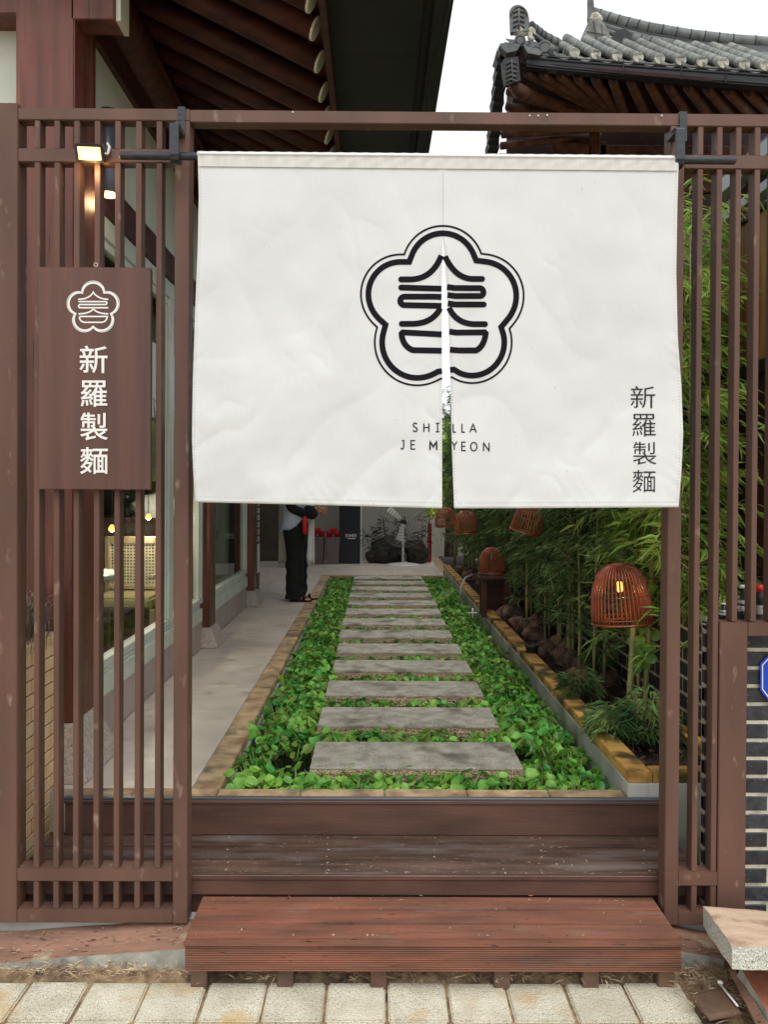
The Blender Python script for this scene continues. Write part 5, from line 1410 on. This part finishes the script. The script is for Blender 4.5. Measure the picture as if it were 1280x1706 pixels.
# ================================================================== BACK OF THE COURTYARD
bw = thing('courtyard_wall', 'pale rendered wall closing the far end of the courtyard', 'wall', (-1, 14.4, ZF))
xe = U(711, 900, 14.4).x
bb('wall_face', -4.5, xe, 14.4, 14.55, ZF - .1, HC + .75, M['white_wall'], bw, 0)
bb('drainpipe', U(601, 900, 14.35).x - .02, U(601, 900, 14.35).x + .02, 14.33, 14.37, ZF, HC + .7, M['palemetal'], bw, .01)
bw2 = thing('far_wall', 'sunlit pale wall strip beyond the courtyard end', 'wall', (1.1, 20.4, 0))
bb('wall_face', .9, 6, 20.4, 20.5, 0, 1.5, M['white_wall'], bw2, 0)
# navy board
t = thing('menu_board', 'tall narrow black board with small white lettering against the back wall', 'board', U(584, 941, 13.8))
a, c = U(565, 941, 13.8), U(601, 800, 13.8)
bb('panel', a.x, c.x, 13.8, 13.86, ZF + .01, c.z, M['navy'], t, .004)
b = B()
for ch_, ox in (('E', 0), ('O', 1), ('H', 2), ('E', 3), ('E', 4)):
    for s in LET[ch_]: stroke(b, [(576 + ox * 3.9 + u * 3, 890 + v * 4.6) for u, v in s], .8, lambda x, y: U(x, y, 13.795), (0, 0), step=1)
b.add([U(579, 896.6, 13.795), U(592, 896.6, 13.795), U(592, 897.8, 13.795), U(579, 897.8, 13.795)], [(0, 1, 2, 3)])
b.obj('lettering', M['white_paint'], t, fix=False)
# two planters with red tops
def pot(px0, px1, lab):
    c = (U((px0 + px1) / 2, 900, 13.9).x, 13.9, ZF); w1 = (px1 - px0) * 13.9 / 1290
    t = thing('tall_planter', lab, 'planter', c, group='tall mauve planters by the back wall')
    zt_ = U(540, 894, 13.9).z - ZF
    b = B(); w0 = w1 * .38; w2 = w1 * .5
    b.hexa([(c[0] - w0, 13.75, ZF), (c[0] + w0, 13.75, ZF), (c[0] + w0, 14.05, ZF), (c[0] - w0, 14.05, ZF), (c[0] - w2, 13.7, ZF + zt_), (c[0] + w2, 13.7, ZF + zt_), (c[0] + w2, 14.1, ZF + zt_), (c[0] - w2, 14.1, ZF + zt_)]); b.obj('body', M['mauve'], t)
    for k in range(3): B().lathe([(.05, 0), (.06, .08), (.055, .10), (.05, .02)], (c[0] - .07 + k * .07, 13.85, ZF + zt_ + .001 + (.06 if k == 1 else 0)), 10).obj('red_bowl', M['red'], t, True)
pot(518, 541, 'left mauve planter with red bowls beside the person'); pot(544, 567, 'right mauve planter with red bowls by the black board')
# fan
fc = U(672, 868, 13.6)
t = thing('standing_fan', 'large grey wire standing fan with pale pole and round base', 'fan', (fc.x, 13.6, ZF))
B().lathe([(.30, 0), (.30, .02), (.22, .035), (.03, .06), (.002, .06)], (fc.x, 13.6, ZF), 28).obj('base', M['palemetal'], t, True)
B().tube([(fc.x, 13.6, ZF + .05), (fc.x, 13.6, fc.z - .08)], .02, 12).obj('pole', M['palemetal'], t, True)
B().tube([(fc.x, 13.5, fc.z), (fc.x, 13.72, fc.z)], .07, 16).obj('motor', M['black_metal'], t, True)
FR = .44
for k, rr_ in enumerate((.44, .40, .35, .30, .25, .20, .15, .10)):
    for yy_ in ((13.42,) if k else (13.38, 13.46)):
        B().tube([(fc.x + rr_ * math.cos(a * math.pi / 20), yy_ + (.44 - rr_) * -.05, fc.z + rr_ * math.sin(a * math.pi / 20)) for a in range(41)], .0035, 4, False).obj('guard_ring', M['guard'], t)
sp_me = B().tube([(.06, 13.40 - 13.6, 0), (.44, 13.42 - 13.6, 0)], .002, 4).mesh('guard_spoke', M['guard'])
for k in range(28):
    link('guard_spoke', sp_me, t, (fc.x, 13.6, fc.z), (0, 2 * math.pi * k / 28, 0))
for k in range(3):
    a = k * 2.094 + .3; b = B(); e = Vector((math.cos(a), 0, math.sin(a))); s = Vector((-math.sin(a), 0, math.cos(a))); c_ = Vector((fc.x, 13.5, fc.z))
    b.add([c_ + e * .05 - s * .03, c_ + e * .33 - s * .05 + Vector((0, .03, 0)), c_ + e * .35 + s * .07 + Vector((0, -.03, 0)), c_ + e * .05 + s * .04 + Vector((0, -.02, 0))], [(0, 1, 2, 3)])
    o = b.obj('blade', M['palemetal'], t); o.modifiers.new('t', 'SOLIDIFY').thickness = .004
# dark rocks by the wall and bamboo twigs
drk = rock_mesh(11, mat('dark_rock', S(66, 58, 52), S(30, 27, 26), rough=.95, sc3=(12, 12, 12), bump=.03, bsc=20))
for i, (px, py, r_, lab) in enumerate(((641, 916, .26, 'tall dark boulder left of the fan pole'), (662, 925, .2, 'dark boulder right behind the fan base'), (694, 922, .24, 'dark boulder right of the fan pole'), (622, 930, .14, 'low dark rock beside the drainpipe'))):
    p = U(px, py, 14.05); o = link('boulder', drk, None, (p.x, 14.05, ZF + r_ * .75), (0, .3 * i, i * 1.3), (r_, r_ * .7, r_)); tag(o, lab, 'rock')
b = B(); fo = B()
for k in range(14):
    px = rnd.uniform(606, 706); p = U(px, 930, 14.0); q = U(px + rnd.uniform(-14, 14), rnd.uniform(858, 895), 14.0); b.tube([p, p.lerp(q, .5) + Vector((.03, 0, 0)), q], .006, 4)
    for j in range(10): bleaf(b, p.lerp(q, rnd.uniform(.4, 1)), Vector((rnd.uniform(-1, 1), 0, rnd.uniform(-.2, .8))), .16, .02)
tag(b.obj('shrub', M['twig'], fix=False), 'thin dark leafy twigs in front of the back wall', 'shrub')
# small red post + green bits at the wall end
t = B().box(U(716, 880, 14.2).x - .03, U(716, 880, 14.2).x + .04, 14.2, 14.26, ZF, U(716, 872, 14.2).z); tag(t.obj('red_post', mat('dark_red', S(140, 30, 40), rough=.5)), 'short dark red post at the end of the back wall', 'post')
b = B().tube([U(722, 866, 13.2), U(735, 905, 13.2)], .02, 8); tag(b.obj('leaning_stick', M['palemetal']), 'pale stick leaning at the end of the back wall', 'stick')

# ================================================================== PERSON
def skin_body(name, joints, edges, m, parent, sub=2):
    me = bpy.data.meshes.new(name); me.from_pydata([j[0] for j in joints], edges, []); me.materials.append(m)
    o = bpy.data.objects.new(name, me); COL.objects.link(o); o.parent = parent
    md = o.modifiers.new('skin', 'SKIN'); md.use_smooth_shade = True
    sv = me.skin_vertices[0].data
    for i, j in enumerate(joints):
        r_ = j[1]; sv[i].radius = r_ if isinstance(r_, tuple) else (r_, r_); sv[i].use_root = (i == 0)
    ss_ = o.modifiers.new('sub', 'SUBSURF'); ss_.levels = sub; ss_.render_levels = sub
    return o
D = 9.3; base = Vector((U(492, 1000, D).x, D, ZF))
pr = thing('person', 'person in black trousers, pale blue shirt and long white coat with folded arms', 'person', base)
# local coordinates: x to the right of the picture (facing), y away, z up
J = [((0, 0, .92), .13), ((0, .0, 1.10), .12), ((-.02, 0, 1.28), .14), ((-.01, 0, 1.42), .06), ((.015, 0, 1.50), .055), ((.03, 0, 1.60), .092), ((.03, 0, 1.68), .075),
     ((-.02, -.17, 1.36), .06), ((-.04, -.20, 1.12), .046), ((.16, -.12, 1.06), .036), ((.26, 0, 1.08), .028),
     ((-.02, .17, 1.36), .06), ((-.02, .21, 1.13), .046), ((.17, .14, 1.09), .036), ((.27, .02, 1.11), .028),
     ((.0, -.09, .86), .095), ((.01, -.10, .48), .062), ((-.02, -.10, .09), .038), ((.0, .10, .86), .095), ((.03, .10, .48), .062), ((.02, .10, .09), .038),
     ((.10, -.11, .035), .030), ((.15, .08, .035), .030)]
E_ = [(0, 1), (1, 2), (2, 3), (3, 4), (4, 5), (5, 6), (2, 7), (7, 8), (8, 9), (9, 10), (2, 11), (11, 12), (12, 13), (13, 14), (0, 15), (15, 16), (16, 17), (0, 18), (18, 19), (19, 20), (17, 21), (20, 22)]
skin_body('body', J, E_, M['skin'], pr)
def lathe_y(b, prof, n=20):    # prof: (z, cx, cy, rx, ry)
    vs = [(cx + rx * math.cos(2 * math.pi * j / n) , cy + ry * math.sin(2 * math.pi * j / n), z) for z, cx, cy, rx, ry in prof for j in range(n)]
    k = len(prof); b.add(vs, [(i * n + j, i * n + (j + 1) % n, (i + 1) * n + (j + 1) % n, (i + 1) * n + j) for i in range(k - 1) for j in range(n)])
b = B()
for cy, ox in ((-.095, 0), (.095, .03)):
    lathe_y(b, [(.035, ox - .01, cy, .10, .085), (.06, ox - .01, cy, .105, .09)] + [(.06 + .6 * i / 22, ox, cy, .104 + .004 * math.sin(i), .09) for i in range(1, 23)] + [(.75, ox * .5, cy * .95, .135, .105), (.86, 0, cy * .9, .145, .11), (.93, 0, cy * .5, .14, .13)])
lathe_y(b, [(.80, 0, 0, .145, .195), (.90, 0, 0, .15, .19), (1.0, 0, 0, .135, .17)])
b.v = [(x + .007 * math.sin(z * 38 + y * 20) * math.sin(z * 11), y + .006 * math.sin(z * 31 + x * 25), z) for x, y, z in b.v]
b.obj('trousers', M['black_cloth'], pr, True, local=True)
b = B(); n = 26
prof = [(.82, -.045, .15), (.90, -.03, .165), (1.0, -.02, .16), (1.12, -.02, .16), (1.25, -.02, .175), (1.36, -.02, .17), (1.43, -.01, .10)]
vs = []
for i, (z, cx, rx) in enumerate(prof):
    for j in range(n):
        a = 2 * math.pi * j / n; zz = z + (.10 * (math.cos(a) * .5 + .5) if i == 0 else 0) + .012 * math.sin(a * 5) * (i < 2)
        vs.append((cx + rx * math.cos(a) * (1.0 if math.cos(a) < 0 else .92), (rx + .03) * math.sin(a) * 1.05, zz))
b.add(vs, [(i * n + j, i * n + (j + 1) % n, (i + 1) * n + (j + 1) % n, (i + 1) * n + j) for i in range(len(prof) - 1) for j in range(n)])
o = b.obj('shirt', M['blue_shirt'], pr, True, local=True); o.modifiers.new('t', 'SOLIDIFY').thickness = .004
SJ = [((-.02, -.17, 1.36), .075), ((-.05, -.215, 1.12), .066), ((.12, -.15, 1.05), .056), ((.22, -.04, 1.05), .07)]
skin_body('sleeve', SJ, [(0, 1), (1, 2), (2, 3)], M['black_cloth'], pr)
SJ = [((-.02, .17, 1.36), .075), ((-.02, .22, 1.13), .066), ((.14, .16, 1.09), .056), ((.25, .04, 1.08), .06)]
skin_body('sleeve', SJ, [(0, 1), (1, 2), (2, 3)], M['black_cloth'], pr)
skin_body('jacket_bundle', [((.10, -.13, 1.12), .07), ((.20, -.12, 1.06), .085), ((.26, -.1, 1.00), .06)], [(0, 1), (1, 2)], M['black_cloth'], pr)
skin_body('red_scarf', [((.13, -.22, 1.03), .028), ((.13, -.225, .92), .032), ((.14, -.22, .80), .034)], [(0, 1), (1, 2)], M['red'], pr)
b = B()
for (x0, x1, zt_, zb_, y_, mi) in ((-.215, -.06, 1.30, .43, .14, 0), (.10, .215, 1.2, .42, .10, 1)):
    vs = []; fs = []; n = 8
    for j in range(9):
        for i in range(n + 1):
            u = i / n; v = j / 8; vs.append((x0 + (x1 - x0) * u + .02 * v * (u - .5), y_ + .02 * math.sin(u * 9 + v) * v, zt_ + (zb_ - zt_) * v))
    for j in range(8):
        for i in range(n): fs.append((j * (n + 1) + i, j * (n + 1) + i + 1, (j + 1) * (n + 1) + i + 1, (j + 1) * (n + 1) + i))
    b.cur = mi; b.add(vs, fs)
o = b.obj('long_coat', [M['beige_cloth'], M['white_cloth']], pr, True, local=True); o.modifiers.new('t', 'SOLIDIFY').thickness = .01
# hands: palm + five bent fingers each
for (hx, hy, hz, s) in ((.27, .0, 1.075, 1), (.28, .03, 1.11, -1)):
    hj = [((hx - .02, hy, hz), (.026, .018)), ((hx + .05, hy + .03 * s, hz), (.030, .016))]; he = [(0, 1)]
    for f in range(4):
        k = len(hj); oy = (f - 1.5) * .019; L = (.9, 1., .95, .75)[f]
        hj += [((hx + .07, hy + .03 * s, hz + oy), .0095), ((hx + .095 * L + .005, hy + .045 * s, hz + oy * 1.1), .009), ((hx + .09 * L, hy + .065 * s, hz + oy * 1.1), .008)]
        he += [(1, k), (k, k + 1), (k + 1, k + 2)]
    k = len(hj); hj += [((hx + .01, hy + .02, hz + .035), .011), ((hx + .04, hy + .03, hz + .05), .0095)]; he += [(0, k), (k, k + 1)]
    skin_body('hand', hj, he, M['skin'], pr)
# head features
skin_body('nose', [((.115, 0, 1.60), .010), ((.132, 0, 1.575), .014)], [(0, 1)], M['skin'], pr)
for s in (-1, 1):
    B().lathe([(.001, -.012), (.011, -.006), (.013, 0), (.011, .006), (.001, .012)], (.105, s * .035, 1.615), 10).obj('eye', M['white_paint'], pr, True, local=True)
    B().lathe([(.001, -.03), (.012, -.02), (.015, .01), (.001, .03)], (.02, s * .088, 1.60), 10).obj('ear', M['skin'], pr, True, local=True)
B().tube([(.105, -.025, 1.54), (.116, 0, 1.538), (.105, .025, 1.54)], .006, 6).obj('mouth', mat('lips', S(170, 90, 84)), pr, True, local=True)
skin_body('hair', [((-.0, 0, 1.70), .10), ((-.035, 0, 1.62), .095), ((-.05, 0, 1.50), .07)], [(0, 1), (1, 2)], M['hair'], pr)
# sandals with toes
for (fx, fy) in ((.03, -.10), (.085, .08)):
    sh = B(); poly = []
    for i in range(20):
        a = 2 * math.pi * i / 20; poly.append(Vector((fx + .045 + .135 * math.cos(a), fy + (.045 + .008 * math.cos(a)) * math.sin(a), .0)))
    sh.prism(poly, (0, 0, .022)); o = sh.obj('sandal', M['black_cloth'], pr, local=True)
    s2 = B().tube([(fx + .08, fy - .045, .02), (fx + .075, fy - .035, .055), (fx + .08, fy, .068), (fx + .075, fy + .035, .055), (fx + .08, fy + .045, .02)], .012, 6); s2.obj('strap', M['black_cloth'], o, True, local=True)
    for k in range(5):
        L = (.03, .034, .03, .026, .02)[k]
        B().tube([(fx + .10, fy - .036 + k * .018, .03), (fx + .13 + L, fy - .036 + k * .018, .028)], [.010, .0075], 6).obj('toe', M['skin'], pr, True, local=True)

# ================================================================== NEIGHBOUR'S TILED ROOF (right)
nb = thing('tiled_roof_house', 'old wooden house with grey tiled upswept roof on the right', 'building', U(1000, 200, 9))
def eave(u):   # u 0..1 from the corner (left) to the right end; returns point on the gutter top
    px = 878 + 460 * u; py = 90 + 10 * u + 24 * u ** .8; return U(px, py, 8.0 - 1.2 * u)
# gutter
pts_ = [eave(i / 16) for i in range(17)]
b = B()
for i in range(16):
    a, c = pts_[i], pts_[i + 1]; h = .125
    b.hexa([a + Vector((0, 0, -h)), c + Vector((0, 0, -h)), c + Vector((0, .09, -h)), a + Vector((0, .09, -h)), a, c, c + Vector((0, .09, 0)), a + Vector((0, .09, 0))])
b.obj('gutter', M['gutter'], nb)
b = B()
for zz in (-.004, -.035, -.105):
    b.tube([p + Vector((0, -.006, zz)) for p in pts_], .009, 6)
b.obj('gutter_lip', M['roofdark'], nb, True)
for u in (.35, .56, .72, .90):
    p = eave(u); bb('gutter_strap', p.x - .006, p.x + .006, p.y - .018, p.y - .004, p.z - .13, p.z + .01, M['oldred'], nb, 0)
# tile surface rising behind the eave
SLP = .72
def roofpt(u, s): 
    p = eave(u); return p + Vector((-.05 * s, s, .02 + SLP * s + .02 * s * s))
b = B(); vs = []; fs = []
for i in range(33):
    for j in range(9):
        vs.append(roofpt(i / 32, j / 8 * 1.05) + Vector((0, .02, -.02)))
for i in range(32):
    for j in range(8): fs.append((i * 9 + j, (i + 1) * 9 + j, (i + 1) * 9 + j + 1, i * 9 + j + 1))
b.add(vs, fs); b.obj('tile_bed', M['roofdark'], nb)
nr = 13
for k in range(nr):
    u = .02 + k / nr * 1.0
    smax = min(1.0, .12 + max(0, u - .03) * 4.0)
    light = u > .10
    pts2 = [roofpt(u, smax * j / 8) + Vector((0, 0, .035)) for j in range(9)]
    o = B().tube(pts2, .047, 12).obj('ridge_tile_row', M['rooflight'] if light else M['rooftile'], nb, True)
    # joints between round tiles
    b = B()
    for j in range(1, 8): 
        if smax > .4: b.tube([pts2[j] - (pts2[j] - pts2[j - 1]).normalized() * .006, pts2[j] + (pts2[j] - pts2[j - 1]).normalized() * .006], .049, 10)
    if b.v: b.obj('tile_joint', M['rooftile'], o, True)['kind'] = 'stuff'
    e = pts2[0]
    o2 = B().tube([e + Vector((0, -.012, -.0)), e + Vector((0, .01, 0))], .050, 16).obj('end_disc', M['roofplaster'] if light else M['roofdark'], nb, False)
    # concave pan tile edge between rows
    m0, m1 = roofpt(u, 0), roofpt(min(1.0, u + 1 / nr), 0)
    pan = []
    for j in range(9):
        t_ = j / 8; q = m0.lerp(m1, t_) + Vector((0, -.012, .035 - .045 * math.sin(math.pi * t_))); pan.append(q)
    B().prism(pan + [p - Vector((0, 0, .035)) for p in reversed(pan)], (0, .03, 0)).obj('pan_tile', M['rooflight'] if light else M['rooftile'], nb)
# layered ridges
def ridge(path, D0, D1, layers, r_, nm, step=.16, mats=('rooftile', 'roofdark')):
    pts_ = []
    n = len(path)
    P_ = []
    for i in range(n - 1):
        for j in range(6):
            t_ = j / 6; P_.append((path[i][0] + (path[i + 1][0] - path[i][0]) * t_, path[i][1] + (path[i + 1][1] - path[i][1]) * t_, (i + t_) / (n - 1)))
    P_.append((path[-1][0], path[-1][1], 1))
    top = [U(x, y, D0 + (D1 - D0) * t_) for x, y, t_ in P_]
    for L in range(layers):
        rr_ = r_ if L == 0 else r_ * .32; zz = -r_ - (0 if L == 0 else r_ * .55 + L * r_ * .62)
        o = B().tube([p + Vector((0, -(.03 * L), zz)) for p in top], rr_ if L == 0 else r_ * .42, 10).obj(nm, M[mats[0] if L % 2 == 0 else mats[1]], nb, True)
    for i in range(0, len(top) - 1, 2):
        a = top[i] + Vector((0, 0, -r_)); d = (top[i + 1] - top[i]).normalized() * .006
        B().tube([a - d, a + d], r_ * 1.07, 10).obj('tile_joint', M['roofdark'], nb, True)
    return top
ridge([(884, 36), (905, 52), (935, 68), (970, 80), (1010, 87), (1050, 94)], 8.05, 8.6, 4, .055, 'hip_ridge')
ridge([(984, 12), (1030, 26), (1080, 38), (1150, 50), (1220, 58), (1330, 66)], 9.8, 9.4, 5, .08, 'main_ridge')
ridge([(1052, 56), (1100, 66), (1160, 76), (1230, 84), (1330, 92)], 8.9, 8.5, 2, .07, 'lower_ridge', mats=('rooftile', 'rooflight'))
ridge([(1052, 70), (1110, 78), (1170, 87), (1240, 96), (1330, 104)], 8.75, 8.35, 1, .06, 'lower_ridge', mats=('rooflight', 'rooflight'))
# roof mass behind the ridges
b = B()
q = [U(1000, 60, 9.5), U(1340, 80, 9.3), U(1340, 135, 7.4), U(960, 108, 8.6)]
b.add(q, [(0, 1, 2, 3)]); b.obj('roof_back', M['roofdark'], nb)
# finials: rounded plates with relief
def finial(px0, px1, pyt, pyb, D, lean, m, relief=True):
    n = 16; poly = []
    w_ = (px1 - px0) / 2; cx = (px0 + px1) / 2
    for i in range(n + 1):
        a = math.pi * i / n; poly.append(U(cx + w_ * math.cos(a) + lean * (math.sin(a)), pyt + w_ * 1.1 - w_ * 1.1 * math.sin(a), D))
    poly += [U(px0 + lean * -.4, pyb, D), U(px1 + lean * -.4, pyb - 3, D)]
    t_ = B(); t_.prism(poly, (.02, .06, 0)); o = t_.obj('ridge_end_plate', m, nb)
    if relief:
        b = B()
        for k in range(4):
            y = pyt + 10 + k * (pyb - pyt - 14) / 4
            b.tube([U(cx - w_ * .6, y + 3, D - .008), U(cx, y - 2, D - .012), U(cx + w_ * .6, y + 3, D - .008)], .010, 5)
        b.tube([U(cx, pyt + 6, D - .012), U(cx + lean * -.2, pyb - 5, D - .012)], .010, 5)
        b.tube([U(cx + (w_ - 2.5) * math.cos(i * math.pi / 12), pyt + w_ * 1.1 - (w_ - 2.5) * 1.1 * math.sin(i * math.pi / 12), D - .008) for i in range(13)], .008, 5)
        b.obj('relief', m, o, True)
finial(849, 881, 8, 54, 7.95, -2, M['rooftile'])
finial(1019, 1053, 48, 86, 8.3, 2, M['roofdark'], False)
finial(979, 990, -4, 36, 9.7, 0, M['rooftile'], False)
def lump(px, py, D, rx, rz, m='roofplaster', nm='plaster_lump', seed=3):
    p = U(px, py, D); k = D / 1290
    link(nm, rock_mesh(seed, M[m], 3), nb, p, (0, 0, 0), (rx * k, rx * k * .6, rz * k))
lump(868, 52, 8.0, 15, 9); lump(886, 58, 7.98, 8, 12, seed=4); lump(1036, 86, 8.32, 17, 6, seed=5); lump(1018, 84, 8.3, 5, 8, seed=6)
lump(994, 30, 9.6, 10, 9, seed=7)
# plastered gable face
poly = [(982, 34), (1000, 30), (1012, 46), (1022, 70), (1020, 92), (980, 86), (975, 60)]
B().prism([U(x, y, 9.0) for x, y in poly], (0, .3, 0)).obj('gable_plaster', M['rooflight'], nb)
b = B()
for (xa_, ya_, xb_, yb_) in ((978, 52, 1010, 58), (978, 66, 1018, 72), (980, 78, 1020, 84), (990, 34, 998, 84), (1003, 40, 1010, 88)):
    b.tube([U(xa_, ya_, 8.99), U(xb_, yb_, 8.99)], .006, 4)
b.obj('gable_joint', M['rooftile'], nb)
# corner discs and scalloped pans
for (px, py, r_) in ((867, 67, 9.5), (908, 79, 12), (948, 88, 10)):
    p = U(px, py, 7.93); o = B().tube([p, p + Vector((.02, .5, .05))], r_ * 8 / 1290, 18).obj('end_disc', M['rooftile'], nb)
    B().tube([p + Vector((r_ * .0045 * math.cos(a * .524), -.004, r_ * .0045 * math.sin(a * .524))) for a in range(13)], .005, 5, False).obj('relief', M['roofdark'], o)
for (pts2, D) in (([(833, 76), (845, 88), (862, 84), (868, 74), (858, 72), (842, 70)], 7.92), ([(872, 74), (880, 88), (900, 92), (905, 86), (895, 80), (882, 78)], 7.9), ([(915, 90), (930, 96), (945, 96), (948, 92), (930, 88), (918, 86)], 7.9)):
    B().prism([U(x, y, D) for x, y in pts2], (0, .10, 0)).obj('pan_tile', M['rooftile'], nb)
B().prism([U(x, y, 8.0) for x, y in [(828, 84), (834, 72), (868, 70), (868, 78), (846, 78), (834, 90)]], (0, .3, 0)).obj('corner_tile', M['rooflight'], nb)
# patterned corner plaque
o = B().prism([U(x, y, 7.95) for x, y in [(836, 104), (842, 96), (864, 94), (868, 134), (842, 143), (838, 124)]], (0, .05, 0)).obj('corner_plaque', M['roofdark'], nb)
b = B()
for k in range(5):
    y = 104 + k * 7.5; b.tube([U(844, y + 3, 7.944), U(852, y - 2, 7.940), U(862, y + 2, 7.944)], .009, 5)
b.tube([U(853, 99, 7.94), U(855, 135, 7.94)], .008, 5); b.obj('relief', M['rooftile'], o, True)
B().prism([U(x, y, 8.02) for x, y in [(864, 82), (876, 80), (882, 94), (880, 108), (868, 104)]], (0, .2, 0)).obj('corner_board', M['oldred'], nb)
# left side verge: ragged dark tile edges receding
b = B()
for k in range(14):
    y0_ = 92 + k * 12.5; D = 8.1 + k * .13; x_ = 828 - k * 1.35 + (k % 2) * 1.5
    b.prism([U(x_ - 1, y0_, D), U(x_ + 17, y0_ - 3, D), U(x_ + 18, y0_ + 17, D), U(x_ + 1, y0_ + 15, D)], (0, .14, 0))
b.obj('verge_tiles', M['roofdark'], nb)
# under eave: soffit, corner rafter, fan rafters, beams, wall
b = B()
c0 = U(868, 108, 8.05); c1 = eave(1.0) + Vector((0, .05, -.10)); w0_ = U(846, 262, 9.9); w1_ = U(1420, 262, 9.5)
b.add([c0, c1, w1_ + Vector((0, 0, .35)), w0_ + Vector((0, 0, .45))], [(0, 1, 2, 3)]); o = b.obj('soffit', M['oldred'], nb); o.modifiers.new('t', 'SOLIDIFY').thickness = .03
def sof(u, v):
    a = c0.lerp(c1, u); c = (w0_ + Vector((0, 0, .45))).lerp(w1_ + Vector((0, 0, .35)), u); return a.lerp(c, v)
for k in range(15):
    u = .03 + k / 15; fan = max(0, .36 - u) * 1.0
    a = sof(u, .05) + Vector((0, 0, -.045)); c = sof(min(1, u + fan), .9) + Vector((0, 0, -.06))
    o = B().tube([a, a.lerp(c, .3), c], [.045, .052, .055], 10).obj('rafter', M['oldwood'], nb, True)
    B().tube([a + Vector((0, -.006, 0)), a + Vector((0, .003, 0))], .046, 12).obj('rafter_end', M['oldred'], o)
a, c = U(862, 148, 8.1), U(985, 190, 9.4); 
b = B(); b.tube([U(852, 140, 8.05), U(866, 152, 8.1), U(890, 162, 8.4), U(960, 182, 9.2), U(1000, 190, 9.6)], [.05, .075, .07, .065, .06], 10); b.obj('corner_rafter', M['oldwood'], nb, True)
for (px, py, D, qx, qy) in ((847, 152, 8.5, 960, 188), (845, 177, 8.9, 1000, 205), (838, 224, 9.3, 980, 216), (836, 243, 9.5, 1000, 226), (834, 262, 9.7, 1010, 262)):
    a = U(px, py, D); c = U(qx, qy, D + .5)
    o = B().tube([a, c], .045, 10).obj('rafter', M['oldwood'], nb, True)
    B().tube([a - Vector((.01, 0, 0)), a + Vector((.004, 0, 0))], .047, 12).obj('rafter_end', M['end_paint'] if False else M['oldwood'], o)
bb('wall_boards', U(846, 260, 10).x, 5.2, 10.0, 10.1, ZF, HC + 5.1, M['oldred'], nb, 0)
za = U(1000, 262, 9.9).z
for (x0, x1, py0, py1) in ((925, 1010, 237, 262), (1000, 1400, 243, 262), (925, 1400, 282, 318)):
    bb('beam', U(x0, py1, 9.9).x, U(x1, py1, 9.9).x, 9.86, 9.99, U(x0, py1, 9.9).z, U(x0, py0, 9.9).z, M['oldwood'], nb, .01)
bb('beam', U(984, 262, 9.8).x, U(1000, 262, 9.8).x, 9.78, 9.86, U(990, 262, 9.8).z, U(990, 215, 9.8).z, M['oldwood'], nb, .01)
B().prism([U(x, y, 9.75) for x, y in [(921, 243), (926, 237), (960, 238), (982, 240), (982, 256), (940, 256), (924, 252)]], (0, .1, 0)).obj('bracket_arm', M['oldwood'], nb)
bb('wall_panel', U(1120, 400, 9.9).x, U(1400, 400, 9.9).x, 9.93, 9.99, ZF, U(1200, 322, 9.9).z, M['inwall'], nb, 0)
